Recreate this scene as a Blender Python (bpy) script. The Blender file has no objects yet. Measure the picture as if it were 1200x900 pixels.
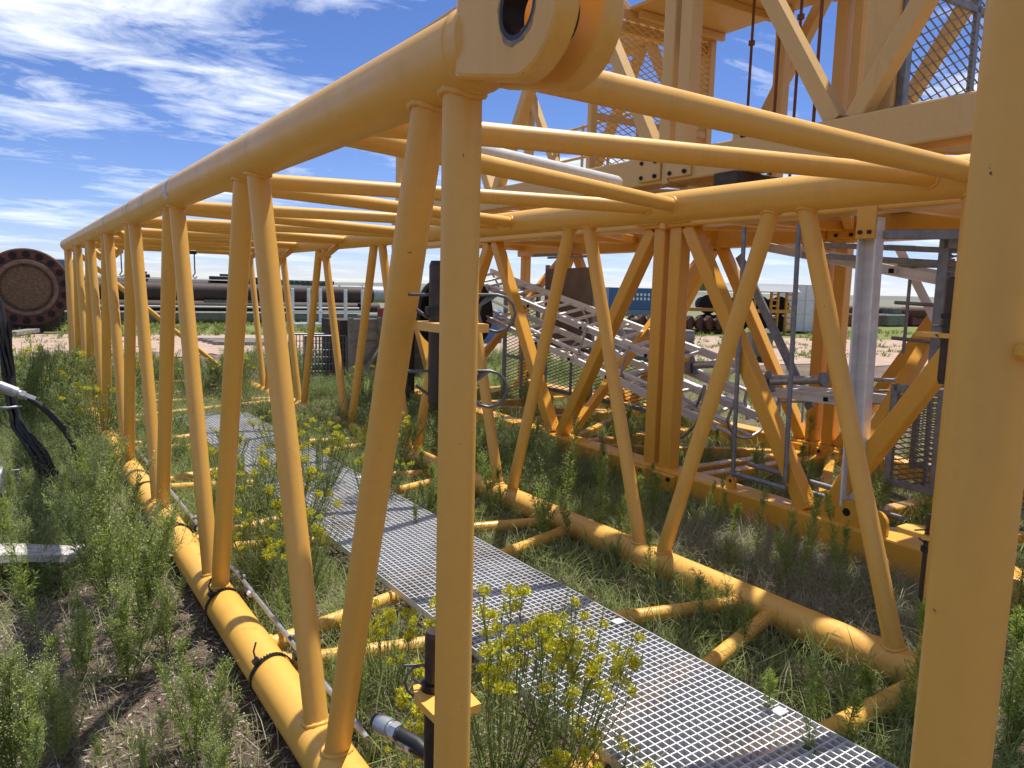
import bpy, math, random
import numpy as np
from mathutils import Vector, Matrix
R = math.radians
random.seed(7); rng = np.random.default_rng(7)
scene = bpy.context.scene
col = scene.collection

# ------------------------------------------------------------------ camera
FPX, YAW, PIT, ROLL, CAMH = 870.86, 0.6032, 0.1256, 0.0253, 1.70
def cam_axes():
    f = Vector((math.sin(YAW)*math.cos(PIT), math.cos(YAW)*math.cos(PIT), -math.sin(PIT)))
    r = Vector((math.cos(YAW), -math.sin(YAW), 0)); u = r.cross(f)
    return (r*math.cos(ROLL)+u*math.sin(ROLL), -r*math.sin(ROLL)+u*math.cos(ROLL), f)
CR, CU, CF = cam_axes()
cd = bpy.data.cameras.new('camera'); cd.sensor_width = 36; cd.lens = FPX*36/1200
cd.clip_start = 0.05; cd.clip_end = 6000
cam = bpy.data.objects.new('camera', cd); col.objects.link(cam)
M = Matrix((CR, CU, -CF)).transposed().to_4x4(); M.translation = (0, 0, CAMH)
cam.matrix_world = M
scene.camera = cam

# ------------------------------------------------------------------ sun, sky, exposure
SUN_AZ, SUN_EL = 68.0, 69.0            # azimuth clockwise from +Y
sd = bpy.data.lights.new('sun', 'SUN'); sd.energy = 3.05; sd.angle = R(0.53); sd.color = (1.0, 0.95, 0.87)
sun = bpy.data.objects.new('sun', sd); col.objects.link(sun)
S = Vector((math.cos(R(SUN_EL))*math.sin(R(SUN_AZ)), math.cos(R(SUN_EL))*math.cos(R(SUN_AZ)), math.sin(R(SUN_EL))))
sun.rotation_euler = S.to_track_quat('Z', 'Y').to_euler(); sun.location = (6, -4, 12)

world = bpy.data.worlds.new('World'); scene.world = world; world.use_nodes = True
nt = world.node_tree; N = nt.nodes; L = nt.links
bg = N['Background']; bg.inputs['Strength'].default_value = 0.056
sky = N.new('ShaderNodeTexSky'); sky.sky_type = 'NISHITA'; sky.sun_disc = False
sky.sun_elevation = R(SUN_EL); sky.sun_rotation = R(SUN_AZ)
sky.air_density = 1.0; sky.dust_density = 0.2; sky.ozone_density = 3.0; sky.altitude = 1900
tc = N.new('ShaderNodeTexCoord')
sep = N.new('ShaderNodeSeparateXYZ'); L.new(tc.outputs['Generated'], sep.inputs[0])
def wmath(op, a, b=None, c=None):
    n = N.new('ShaderNodeMath'); n.operation = op
    for i, x in enumerate((a, b, c)):
        if x is None: continue
        if isinstance(x, (int, float)): n.inputs[i].default_value = x
        else: L.new(x, n.inputs[i])
    return n.outputs[0]
zz = wmath('MAXIMUM', wmath('ADD', sep.outputs['Z'], 0.06), 0.02)
ux = wmath('DIVIDE', sep.outputs['X'], zz); uy = wmath('DIVIDE', sep.outputs['Y'], zz)
cmb = N.new('ShaderNodeCombineXYZ'); L.new(ux, cmb.inputs[0]); L.new(uy, cmb.inputs[1])
mp = N.new('ShaderNodeMapping'); L.new(cmb.outputs[0], mp.inputs[0])
mp.inputs['Rotation'].default_value = (0, 0, R(30)); mp.inputs['Scale'].default_value = (0.72, 1.0, 1)
mp.inputs['Location'].default_value = (3.1, 1.7, 0)
def wnoise(scale, detail, rough, dist=0.0):
    n = N.new('ShaderNodeTexNoise'); n.inputs['Scale'].default_value = scale; n.inputs['Detail'].default_value = detail
    n.inputs['Roughness'].default_value = rough; n.inputs['Distortion'].default_value = dist
    L.new(mp.outputs[0], n.inputs['Vector']); return n.outputs['Fac']
n1 = wnoise(0.8, 10, 0.56, 0.25); n2 = wnoise(3.4, 9, 0.66, 0.9)
cl = wmath('ADD', wmath('MULTIPLY', n1, 0.72), wmath('MULTIPLY', n2, 0.28))
ramp = N.new('ShaderNodeValToRGB'); L.new(cl, ramp.inputs[0])
ramp.color_ramp.elements[0].position = 0.487; ramp.color_ramp.elements[0].color = (0, 0, 0, 1)
ramp.color_ramp.elements[1].position = 0.635; ramp.color_ramp.elements[1].color = (0.95, 0.95, 0.95, 1)
mix = N.new('ShaderNodeMix'); mix.data_type = 'RGBA'
lowf = N.new('ShaderNodeMapRange'); L.new(sep.outputs['Z'], lowf.inputs[0]); lowf.inputs[1].default_value = 0.0; lowf.inputs[2].default_value = 0.22; lowf.inputs[3].default_value = 0.35; lowf.inputs[4].default_value = 1.0
L.new(wmath('MULTIPLY', ramp.outputs[0], lowf.outputs[0]), mix.inputs[0]); hs = N.new('ShaderNodeHueSaturation'); hs.inputs['Saturation'].default_value = 1.12; hs.inputs['Value'].default_value = 1.0; L.new(sky.outputs[0], hs.inputs['Color'])
tint = N.new('ShaderNodeMix'); tint.data_type = 'RGBA'; tint.blend_type = 'MULTIPLY'; tint.inputs[0].default_value = 1.0
L.new(hs.outputs[0], tint.inputs[6]); tint.inputs[7].default_value = (1.02, 0.97, 1.22, 1); L.new(tint.outputs[2], mix.inputs[6])
mix.inputs[7].default_value = (11.6, 12.0, 12.6, 1)
L.new(mix.outputs[2], bg.inputs['Color'])

vs = scene.view_settings
vs.view_transform = 'Standard'; vs.look = 'None'; vs.exposure = 1.0; vs.gamma = 1.0; vs.use_curve_mapping = False
scene.render.engine = 'CYCLES'
scene.cycles.max_bounces = 8; scene.cycles.transparent_max_bounces = 8

# ------------------------------------------------------------------ helpers
def ray(px, py):
    return CF + CR*((px-600)/FPX) - CU*((py-450)/FPX)
def U(px, py, X=None, Y=None, Z=None):
    d = ray(px, py)
    t = X/d.x if X is not None else (Y/d.y if Y is not None else (Z-CAMH)/d.z)
    return Vector((d.x*t, d.y*t, CAMH+d.z*t))
def at_depth(px, py, dist):
    d = ray(px, py).normalized()*dist
    return Vector((d.x, d.y, CAMH+d.z))

class MB:
    def __init__(s): s.v = []; s.f = []; s.sm = []; s.mi = []
    def add(s, vs_, fs_, smooth=False, mi=0):
        o = len(s.v); s.v.extend([tuple(p) for p in vs_])
        for f in fs_:
            s.f.append(tuple(i+o for i in f)); s.sm.append(smooth); s.mi.append(mi)
    def ring_tube(s, rings, closed_ends=(True, True), smooth=True, mi=0, loop=False):
        n = len(rings[0]); vs_ = [p for r in rings for p in r]; fs_ = []
        m = len(rings)
        for k in range(m if loop else m-1):
            a = k*n; b = ((k+1) % m)*n
            for i in range(n):
                j = (i+1) % n; fs_.append((a+i, a+j, b+j, b+i))
        s.add(vs_, fs_, smooth, mi)
        if not loop:
            # a smooth wall must not share vertices with its flat caps
            o = len(s.v)-len(vs_)
            for k, on in ((0, closed_ends[0]), (m-1, closed_ends[1])):
                if not on: continue
                if smooth: s.add(rings[k], [tuple(range(n))], False, mi)
                else: s.f.append(tuple(o+k*n+i for i in range(n))); s.sm.append(False); s.mi.append(mi)
    def tube(s, a, b, r, n=24, r2=None, caps=(True, True), mi=0):
        a = Vector(a); b = Vector(b); d = (b-a).normalized(); x, y = basis(d)
        r2 = r if r2 is None else r2
        rr = [[a+x*(r*math.cos(t))+y*(r*math.sin(t)) for t in ang(n)], [b+x*(r2*math.cos(t))+y*(r2*math.sin(t)) for t in ang(n)]]
        s.ring_tube(rr, caps, True, mi)
    def lathe(s, a, d, prof, n=32, mi=0, smooth=True):
        """prof: list of (distance along d, radius)"""
        a = Vector(a); d = Vector(d).normalized(); x, y = basis(d)
        rings = [[a+d*h+x*(r*math.cos(t))+y*(r*math.sin(t)) for t in ang(n)] for h, r in prof]
        for k in range(len(rings)-1):
            s.ring_tube([rings[k], rings[k+1]], (False, False), smooth, mi)
    def path(s, pts, r, n=8, mi=0, loop=False, rs=None):
        pts = [Vector(p) for p in pts]; rings = []; m = len(pts); px = None
        for k, p in enumerate(pts):
            if loop: d = (pts[(k+1) % m]-pts[k-1]).normalized()
            else: d = (pts[min(k+1, m-1)]-pts[max(k-1, 0)]).normalized()
            if px is None: x, y = basis(d)
            else:
                x = (px-d*px.dot(d)); x = x.normalized() if x.length > 1e-6 else basis(d)[0]; y = d.cross(x)
            px = x; q = r if rs is None else rs[k]
            rings.append([p+x*(q*math.cos(t))+y*(q*math.sin(t)) for t in ang(n)])
        s.ring_tube(rings, (True, True), True, mi, loop)
    def sect(s, a, b, outline, up=(0, 0, 1), mi=0, caps=(True, True)):
        """sweep a 2-D outline [(side,up)] from a to b"""
        a = Vector(a); b = Vector(b); d = (b-a).normalized(); up = Vector(up)
        x = d.cross(up)
        if x.length < 1e-4: x = d.cross(Vector((0, 1, 0)))
        x.normalize(); y = x.cross(d)
        s.ring_tube([[a+x*p+y*q for p, q in outline], [b+x*p+y*q for p, q in outline]], caps, False, mi)
    def shs(s, a, b, w, h=None, c=0.012, up=(0, 0, 1), mi=0):
        h = w if h is None else h
        s.sect(a, b, rrect(w, h, c), up, mi)
    def box(s, c, size, rot=None, mi=0, ch=0.0):
        cx, cy, cz = size[0]/2, size[1]/2, size[2]/2; c = Vector(c)
        m = rot if rot is not None else Matrix.Identity(3)
        if ch <= 0:
            p = [c+m@Vector((sx*cx, sy*cy, sz*cz)) for sx in (-1, 1) for sy in (-1, 1) for sz in (-1, 1)]
            s.add(p, [(0, 1, 3, 2), (4, 6, 7, 5), (0, 4, 5, 1), (2, 3, 7, 6), (0, 2, 6, 4), (1, 5, 7, 3)], False, mi)
        else:
            o = rrect(2*cx, 2*cy, ch); o2 = rrect(2*cx-2*ch, 2*cy-2*ch, ch*0.3)
            rg = [[c+m@Vector((p, q, z)) for p, q in oo] for z, oo in ((-cz, o2), (-cz+ch, o), (cz-ch, o), (cz, o2))]
            s.ring_tube(rg, (True, True), False, mi)
    def prism(s, pts, d, mi=0, smooth=False):
        """pts: 3-D outline, extruded by vector d"""
        d = Vector(d); s.ring_tube([[Vector(p) for p in pts], [Vector(p)+d for p in pts]], (True, True), smooth, mi)
    def build(s, name, mat, parent=None, loc=None):
        me = bpy.data.meshes.new(name); me.from_pydata(s.v, [], s.f); me.validate(clean_customdata=False)
        if len(me.polygons) == len(s.sm):
            me.polygons.foreach_set('use_smooth', s.sm)
            if isinstance(mat, (list, tuple)): me.polygons.foreach_set('material_index', s.mi)
        for m in (mat if isinstance(mat, (list, tuple)) else [mat]): me.materials.append(m)
        me.update()
        import bmesh
        bm = bmesh.new(); bm.from_mesh(me); bmesh.ops.recalc_face_normals(bm, faces=bm.faces); bm.to_mesh(me); bm.free()
        return place(name, me, parent, loc)
def place(name, me, parent=None, loc=None):
    o = bpy.data.objects.new(name, me); col.objects.link(o)
    if parent is not None:
        o.parent = parent; w = Vector(); q = parent
        while q is not None: w = w+q.location; q = q.parent
        o.location = (Vector(loc) if loc is not None else Vector())-w
    elif loc is not None: o.location = loc
    return o
def basis(d):
    d = Vector(d); a = Vector((0, 0, 1)) if abs(d.z) < 0.9 else Vector((1, 0, 0))
    x = d.cross(a).normalized(); return x, d.cross(x).normalized()
_ang = {}
def ang(n):
    if n not in _ang: _ang[n] = [2*math.pi*i/n for i in range(n)]
    return _ang[n]
def rrect(w, h, c):
    w /= 2; h /= 2; k = c*0.3; o = []
    for sx, sy in ((1, 1), (-1, 1), (-1, -1), (1, -1)):
        seq = [(w, h-c), (w-k, h-k), (w-c, h)]
        if sx*sy < 0: seq = seq[::-1]
        o += [(sx*p, sy*q) for p, q in seq]
    return o
def tag(o, label, cat, group=None, kind=None):
    o['label'] = label; o['category'] = cat
    if group: o['group'] = group
    if kind: o['kind'] = kind
    return o
def thing(name, label, cat, loc=(0, 0, 0), group=None):
    o = bpy.data.objects.new(name, None); col.objects.link(o); o.location = Vector(loc); o.empty_display_size = 0.1
    return tag(o, label, cat, group)
def structure(o): o['kind'] = 'structure'; return o

# ------------------------------------------------------------------ materials
def new_mat(name):
    m = bpy.data.materials.new(name); m.use_nodes = True
    return m, m.node_tree.nodes, m.node_tree.links, m.node_tree.nodes['Principled BSDF']
def mixc(n, l, fac, a, b):
    x = n.new('ShaderNodeMix'); x.data_type = 'RGBA'
    for i, q in ((0, fac), (6, a), (7, b)):
        if isinstance(q, (int, float)): x.inputs[i].default_value = q
        elif isinstance(q, tuple): x.inputs[i].default_value = q+(1,) if len(q) == 3 else q
        else: l.new(q, x.inputs[i])
    return x.outputs[2]
def noise(n, l, scale, detail=4, rough=0.55, coord='Object', stretch=None):
    t = n.new('ShaderNodeTexCoord'); x = n.new('ShaderNodeTexNoise')
    x.inputs['Scale'].default_value = scale; x.inputs['Detail'].default_value = detail; x.inputs['Roughness'].default_value = rough
    if stretch:
        mp_ = n.new('ShaderNodeMapping'); mp_.inputs['Scale'].default_value = stretch
        l.new(t.outputs[coord], mp_.inputs[0]); l.new(mp_.outputs[0], x.inputs['Vector'])
    else: l.new(t.outputs[coord], x.inputs['Vector'])
    return x.outputs['Fac']
def ramp2(n, l, fac, p0, p1, c0=(0, 0, 0), c1=(1, 1, 1)):
    r = n.new('ShaderNodeValToRGB'); l.new(fac, r.inputs[0])
    r.color_ramp.elements[0].position = p0; r.color_ramp.elements[1].position = p1
    r.color_ramp.elements[0].color = c0+(1,); r.color_ramp.elements[1].color = c1+(1,)
    return r.outputs[0]
def bump(n, l, b, h, strength=0.2, dist=0.01):
    x = n.new('ShaderNodeBump'); x.inputs['Strength'].default_value = strength; x.inputs['Distance'].default_value = dist
    l.new(h, x.inputs['Height']); l.new(x.outputs[0], b.inputs['Normal'])

def paint(name, base, dust, rough=0.42, chips=0.0, wear=(0.12, 0.06, 0.03)):
    m, n, l, b = new_mat(name)
    c = mixc(n, l, ramp2(n, l, noise(n, l, 1.7, 6, 0.6), 0.35, 0.75, (0, 0, 0), (0.35,)*3), base, dust)
    c = mixc(n, l, ramp2(n, l, noise(n, l, 34, 5, 0.6), 0.45, 0.8, (0, 0, 0), (0.16,)*3), c, tuple(x*0.62 for x in base))
    # rain streaks / grime, scratches with a shape of their own
    st = ramp2(n, l, noise(n, l, 9, 4, 0.65, stretch=(1, 1, 0.12)), 0.56, 0.78, (0, 0, 0), (0.16,)*3)
    c = mixc(n, l, st, c, (0.20, 0.12, 0.05))
    if chips:
        c = mixc(n, l, ramp2(n, l, noise(n, l, 55, 3, 0.7), 0.765-chips, 0.785-chips), c, wear)
    l.new(c, b.inputs['Base Color'])
    rr = ramp2(n, l, noise(n, l, 5, 5, 0.6), 0.3, 0.7, (rough-0.08,)*3, (rough+0.14,)*3); l.new(rr, b.inputs['Roughness'])
    b.inputs['Coat Weight'].default_value = 0.12; b.inputs['Coat Roughness'].default_value = 0.25
    bump(n, l, b, noise(n, l, 160, 3, 0.5), 0.05, 0.002)
    return m
M_JIB = paint('jib_paint', (0.77, 0.410, 0.066), (0.73, 0.43, 0.12), 0.44, 0.04)
M_TOWER = paint('tower_paint', (0.78, 0.370, 0.030), (0.75, 0.40, 0.07), 0.38, 0.03)
M_TOWER2 = paint('upper_tower_paint', (0.64, 0.405, 0.135), (0.62, 0.42, 0.17), 0.5, 0.02)

def simple(name, base, rough=0.5, metal=0.0, vary=0.3, scale=12, bs=0.1, spec=None, second=None, sp=(0.35, 0.7), stretch=None):
    m, n, l, b = new_mat(name)
    second = second or tuple(x*(1-vary) for x in base)
    f = ramp2(n, l, noise(n, l, scale, 6, 0.62, stretch=stretch), sp[0], sp[1])
    l.new(mixc(n, l, f, base, second), b.inputs['Base Color'])
    b.inputs['Roughness'].default_value = rough; b.inputs['Metallic'].default_value = metal
    if spec is not None: b.inputs['Specular IOR Level'].default_value = spec
    if bs: bump(n, l, b, noise(n, l, scale*5, 4, 0.6), bs, 0.004)
    return m
M_GALV = simple('galvanised_steel', (0.50, 0.52, 0.54), 0.42, 0.75, 0.35, 22, 0.05)
M_GALVD = simple('dull_galvanised', (0.27, 0.285, 0.30), 0.5, 0.6, 0.35, 18, 0.05)
M_GRATE = simple('grating_zinc', (0.72, 0.73, 0.74), 0.45, 0.40, 0.25, 2.2, 0.0, second=(0.40, 0.38, 0.34), sp=(0.45, 0.75))
M_ALU = simple('aluminium', (0.82, 0.81, 0.79), 0.42, 0.2, 0.2, 14, 0.04, stretch=(1, .15, 1))
M_DARK = simple('dark_steel', (0.035, 0.034, 0.034), 0.42, 0.5, 0.4, 15, 0.1)
M_PIN = simple('oiled_pin_steel', (0.04, 0.034, 0.030), 0.38, 0.4, 0.5, 20, 0.1, second=(0.075, 0.05, 0.035))
M_RUBBER = simple('black_rubber', (0.018, 0.018, 0.019), 0.5, 0, 0.4, 20, 0.1)
M_WIRE = simple('spring_wire', (0.17, 0.18, 0.19), 0.38, 0.8, 0.35, 20, 0.0)
M_RUST = simple('rusty_steel', (0.115, 0.045, 0.026), 0.8, 0.1, 0.5, 7, 0.4, second=(0.055, 0.024, 0.018))
M_RUSTP = simple('brown_pipe', (0.060, 0.038, 0.033), 0.7, 0.1, 0.4, 3, 0.2, second=(0.035, 0.022, 0.020))
M_RUSTB = simple('orange_rust', (0.20, 0.075, 0.03), 0.85, 0, 0.4, 9, 0.3)
M_CLAY = simple('caked_mud', (0.16, 0.105, 0.062), 0.95, 0, 0.6, 14, 0.9)
M_WOOD = simple('weathered_wood', (0.30, 0.27, 0.235), 0.9, 0, 0.45, 12, 0.5, stretch=(1, .12, 1))
M_WOODX = simple('weathered_wood_cross', (0.33, 0.30, 0.265), 0.9, 0, 0.5, 12, 0.5, stretch=(.12, 1, 1))
M_TIMBER = simple('dark_timber', (0.085, 0.066, 0.05), 0.9, 0, 0.5, 11, 0.6, stretch=(1, .1, 1))
M_PLY = simple('stained_plywood', (0.20, 0.145, 0.10), 0.8, 0, 0.35, 6, 0.2)
M_PVC = simple('grey_tube', (0.60, 0.60, 0.575), 0.55, 0, 0.22, 45, 0.1)
M_WHITE = simple('white_paint', (0.74, 0.75, 0.76), 0.5, 0, 0.18, 5, 0.05)
M_SCUFF = simple('worn_steel', (0.16, 0.13, 0.10), 0.5, 0.4, 0.6, 60, 0.2, second=(0.42, 0.25, 0.09))
M_STICK = simple('worn_tape', (0.66, 0.65, 0.63), 0.6, 0, 0.5, 60, 0.05, second=(0.45, 0.36, 0.22), sp=(0.5, 0.62))
M_BLUEG = simple('blue_grey_sheet', (0.16, 0.225, 0.29), 0.5, 0, 0.2, 4, 0.05)
M_BLUE = simple('blue_paint', (0.045, 0.13, 0.30), 0.5, 0, 0.25, 4, 0.05)
M_GREEN = simple('dark_green_paint', (0.018, 0.07, 0.06), 0.5, 0, 0.25, 4, 0.05)
M_GREENPIPE = simple('grey_green_pipe', (0.16, 0.165, 0.13), 0.65, 0, 0.45, 5, 0.2)
M_GREYT = simple('grey_tank', (0.36, 0.39, 0.43), 0.5, 0.2, 0.25, 5, 0.1)
M_PINK = simple('faded_pink_panel', (0.55, 0.33, 0.30), 0.6, 0, 0.2, 6, 0.05)
M_MAROON = simple('maroon_paint', (0.16, 0.02, 0.025), 0.55, 0, 0.3, 6, 0.1)
M_BLACK = simple('black_void', (0.01, 0.01, 0.011), 0.9, 0, 0.2, 5, 0)
M_TARP = simple('grey_roof_sheet', (0.20, 0.22, 0.24), 0.6, 0.0, 0.2, 4, 0.05)
M_YRACK = simple('rack_yellow', (0.58, 0.28, 0.03), 0.5, 0, 0.3, 5, 0.05)
M_ROCK = simple('bleached_wood', (0.62, 0.58, 0.53), 0.9, 0, 0.6, 20, 0.7, stretch=(.12, 1, 1))

def leafy(name, a, b_, trans=0.35, rough=0.55, c3=None):
    m, n, l, b = new_mat(name)
    g = n.new('ShaderNodeNewGeometry'); oi = n.new('ShaderNodeObjectInfo')
    c = mixc(n, l, g.outputs['Random Per Island'], a, b_)
    if c3: c = mixc(n, l, ramp2(n, l, oi.outputs['Random'], 0.45, 1.0, (0, 0, 0), (0.6,)*3), c, c3)
    l.new(c, b.inputs['Base Color']); b.inputs['Roughness'].default_value = rough; b.inputs['Specular IOR Level'].default_value = 0.3
    t = n.new('ShaderNodeBsdfTranslucent'); l.new(c, t.inputs['Color'])
    mx = n.new('ShaderNodeMixShader'); mx.inputs[0].default_value = trans
    out = n['Material Output']; l.new(b.outputs[0], mx.inputs[1]); l.new(t.outputs[0], mx.inputs[2]); l.new(mx.outputs[0], out.inputs['Surface'])
    return m
M_LEAF = leafy('weed_leaf', (0.22, 0.31, 0.05), (0.44, 0.53, 0.12), 0.52, c3=(0.33, 0.40, 0.12))
M_SAGE = leafy('brush_leaf', (0.19, 0.255, 0.085), (0.36, 0.42, 0.17), 0.45, c3=(0.26, 0.32, 0.13))
M_STEM = leafy('green_stem', (0.17, 0.225, 0.07), (0.28, 0.32, 0.11), 0.3)
M_TWIG = leafy('pale_twig', (0.24, 0.20, 0.14), (0.36, 0.31, 0.23), 0.1)
M_FLOWER = leafy('yellow_flower', (0.52, 0.50, 0.03), (0.70, 0.66, 0.06), 0.35)
M_BUD = leafy('pale_bud', (0.36, 0.40, 0.16), (0.52, 0.52, 0.28), 0.3)
M_GRASS = leafy('grass_blade', (0.20, 0.28, 0.07), (0.44, 0.48, 0.19), 0.48)
M_DRY = leafy('dry_stalk', (0.30, 0.26, 0.18), (0.52, 0.46, 0.34), 0.25)
M_LAWN = leafy('far_grass', (0.14, 0.19, 0.035), (0.24, 0.27, 0.07), 0.4)
M_CHIP = leafy('litter_chip', (0.09, 0.062, 0.046), (0.58, 0.50, 0.41), 0.0, 0.9)

def ground_material():
    m, n, l, b = new_mat('soil')
    f1 = noise(n, l, 1.1, 6, 0.6); f2 = noise(n, l, 60, 8, 0.72); f3 = noise(n, l, 9, 6, 0.65)
    c = mixc(n, l, ramp2(n, l, f2, 0.35, 0.7), (0.095, 0.066, 0.050), (0.27, 0.205, 0.16))
    c = mixc(n, l, ramp2(n, l, f3, 0.45, 0.72, (0, 0, 0), (0.6,)*3), c, (0.16, 0.12, 0.09))
    c = mixc(n, l, ramp2(n, l, f1, 0.45, 0.65, (0, 0, 0), (0.5,)*3), c, (0.30, 0.24, 0.18))
    # turf beyond the road: a band of world y
    tc_ = n.new('ShaderNodeTexCoord'); sp_ = n.new('ShaderNodeSeparateXYZ'); l.new(tc_.outputs['Object'], sp_.inputs[0])
    mm = n.new('ShaderNodeMath'); mm.operation = 'MULTIPLY_ADD'; l.new(sp_.outputs['X'], mm.inputs[0]); mm.inputs[1].default_value = 0.33; l.new(sp_.outputs['Y'], mm.inputs[2])
    ad = n.new('ShaderNodeMath'); ad.operation = 'MULTIPLY_ADD'; l.new(f1, ad.inputs[0]); ad.inputs[1].default_value = 6.0; l.new(mm.outputs[0], ad.inputs[2])
    mr = n.new('ShaderNodeMapRange'); l.new(ad.outputs[0], mr.inputs[0])
    mr.inputs[1].default_value = 29.0; mr.inputs[2].default_value = 31.5
    gr = mixc(n, l, ramp2(n, l, noise(n, l, 2.5, 6, 0.7), 0.3, 0.7), (0.13, 0.165, 0.04), (0.24, 0.245, 0.09))
    c = mixc(n, l, mr.outputs[0], c, gr)
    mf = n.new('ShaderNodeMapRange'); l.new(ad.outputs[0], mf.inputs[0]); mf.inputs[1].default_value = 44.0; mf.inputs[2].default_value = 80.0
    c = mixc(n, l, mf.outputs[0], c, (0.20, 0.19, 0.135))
    l.new(c, b.inputs['Base Color']); b.inputs['Roughness'].default_value = 0.95; b.inputs['Specular IOR Level'].default_value = 0.15
    bump(n, l, b, f2, 0.9, 0.03)
    return m
M_SOIL = ground_material()
M_ROAD = simple('pink_dirt', (0.46, 0.335, 0.255), 0.95, 0, 0.25, 3, 0.4, spec=0.1)
M_HILL = simple('far_grassland', (0.20, 0.22, 0.19), 0.95, 0, 0.25, 0.01, 0, spec=0.1)  # dry grassland, its colour paled to stand in for distance haze

# ------------------------------------------------------------------ ground, road, hills
def gh(x, y):
    """gentle unevenness of the yard, flat under the steelwork"""
    return 0.018*math.sin(1.3*x+0.4*y)*math.cos(0.9*y-0.5*x)+0.012*math.sin(3.1*x-1.7*y)-0.004
def graded(lo, hi, near_lo, near_hi, step):
    a = list(np.arange(near_lo, near_hi+1e-6, step)); d = step; x = near_lo; left = []
    while x > lo: d *= 1.35; x -= d; left.append(x)
    d = step; x = near_hi; right = []
    while x < hi: d *= 1.35; x += d; right.append(x)
    return left[::-1]+a+right
gx = graded(-2500, 2500, -3, 9, 0.16); gy = graded(-2500, 3500, -2, 16, 0.16)
gv = [(x, y, gh(x, y) if (-4 < x < 12 and -4 < y < 20) else -0.004) for y in gy for x in gx]
nx = len(gx)
gf = [(j*nx+i, j*nx+i+1, (j+1)*nx+i+1, (j+1)*nx+i) for j in range(len(gy)-1) for i in range(nx-1)]
me = bpy.data.meshes.new('ground'); me.from_pydata(gv, [], gf); me.materials.append(M_SOIL)
me.polygons.foreach_set('use_smooth', [True]*len(me.polygons))
structure(place('ground', me))

def strip(name, near, far, z, mat, steps=160, rag=0.5):
    def samp(pl, t):
        seg = t*(len(pl)-1); k = min(int(seg), len(pl)-2); f = seg-k
        return Vector((pl[k][0]*(1-f)+pl[k+1][0]*f, pl[k][1]*(1-f)+pl[k+1][1]*f, z))
    vs_ = []; fs_ = []; w = 8
    for i in range(steps+1):
        a = samp(near, i/steps); b = samp(far, i/steps); d = (b-a).normalized()
        ra = rag*(math.sin(i*1.7)+math.sin(i*0.61+1)+math.sin(i*4.3))/2.2; rb = rag*(math.sin(i*2.1+2)+math.sin(i*0.47)+math.sin(i*5.3))/2.2
        a = a+d*ra; b = b+d*rb
        for k in range(w+1): vs_.append(a.lerp(b, k/w))
    for i in range(steps):
        for k in range(w): fs_.append((i*(w+1)+k, (i+1)*(w+1)+k, (i+1)*(w+1)+k+1, i*(w+1)+k+1))
    me = bpy.data.meshes.new(name); me.from_pydata(vs_, [], fs_); me.materials.append(mat)
    return structure(place(name, me))
strip('dirt_road', [(-40, 26), (-3, 20.0), (5, 18.3), (14, 13.2), (34, 0), (60, -16)], [(-40, 31), (-3, 27), (9, 25.0), (24, 20.5), (50, 8), (85, -10)], 0.012, M_ROAD)

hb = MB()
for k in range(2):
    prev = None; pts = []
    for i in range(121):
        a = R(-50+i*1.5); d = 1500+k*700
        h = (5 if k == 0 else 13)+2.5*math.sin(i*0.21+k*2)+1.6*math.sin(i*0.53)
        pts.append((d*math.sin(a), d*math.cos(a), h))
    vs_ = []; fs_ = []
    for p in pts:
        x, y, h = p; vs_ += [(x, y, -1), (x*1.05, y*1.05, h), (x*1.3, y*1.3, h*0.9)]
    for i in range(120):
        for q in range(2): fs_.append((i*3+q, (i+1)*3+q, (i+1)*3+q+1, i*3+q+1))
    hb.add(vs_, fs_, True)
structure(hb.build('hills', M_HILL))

# ------------------------------------------------------------------ the round-tube boom section
XL, XR, ZT, ZB = 0.849, 3.196, 2.195, 0.095
RC, RD = 0.085, 0.0425                 # chord and lacing radii
A0, PAN, NP = 1.50, 1.60, 7            # first node, panel length, panels
ENDY = A0+PAN*NP                        # far node
def trim(p, d, cx, cz, rc):
    """distance along d from p to the surface of the chord (axis along y)"""
    a = d.x*d.x+d.z*d.z; b = 2*((p.x-cx)*d.x+(p.z-cz)*d.z); c = (p.x-cx)**2+(p.z-cz)**2-rc*rc
    q = b*b-4*a*c
    if q < 0: return None
    return (-b-math.sqrt(q))/(2*a)
def lacing(name, p0, p1, c0, c1, parent, mat, r=RD, n=26, weld=0.008):
    """round tube from chord c0 to chord c1, its ends cut to the chords and rimmed with a weld bead"""
    p0 = Vector(p0); p1 = Vector(p1); d = (p1-p0).normalized(); x, y = basis(d); mid = (p0+p1)/2
    mb = MB(); ends = []
    for cc, dd in ((c0, -d), (c1, d)):
        rg = []
        for t in ang(n):
            q = mid+x*(r*math.cos(t))+y*(r*math.sin(t)); h = trim(q, dd, cc[0], cc[1], RC-0.002) if cc else None
            if h is None: h = (p1-p0).length/2
            rg.append(q+dd*h)
        ends.append(rg)
    mb.ring_tube([ends[0], ends[1]], (True, True), True)
    for rg, dd in ((ends[0], -d), (ends[1], d)):
        c = sum(rg, Vector())/n
        mb.path([p+(p-c).normalized()*0.002-dd*0.003 for p in rg], weld, 7, loop=True, rs=[weld*(1.12+.22*math.sin(i*2.4)) for i in range(n)])
    return mb.build(name, mat, parent)
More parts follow.
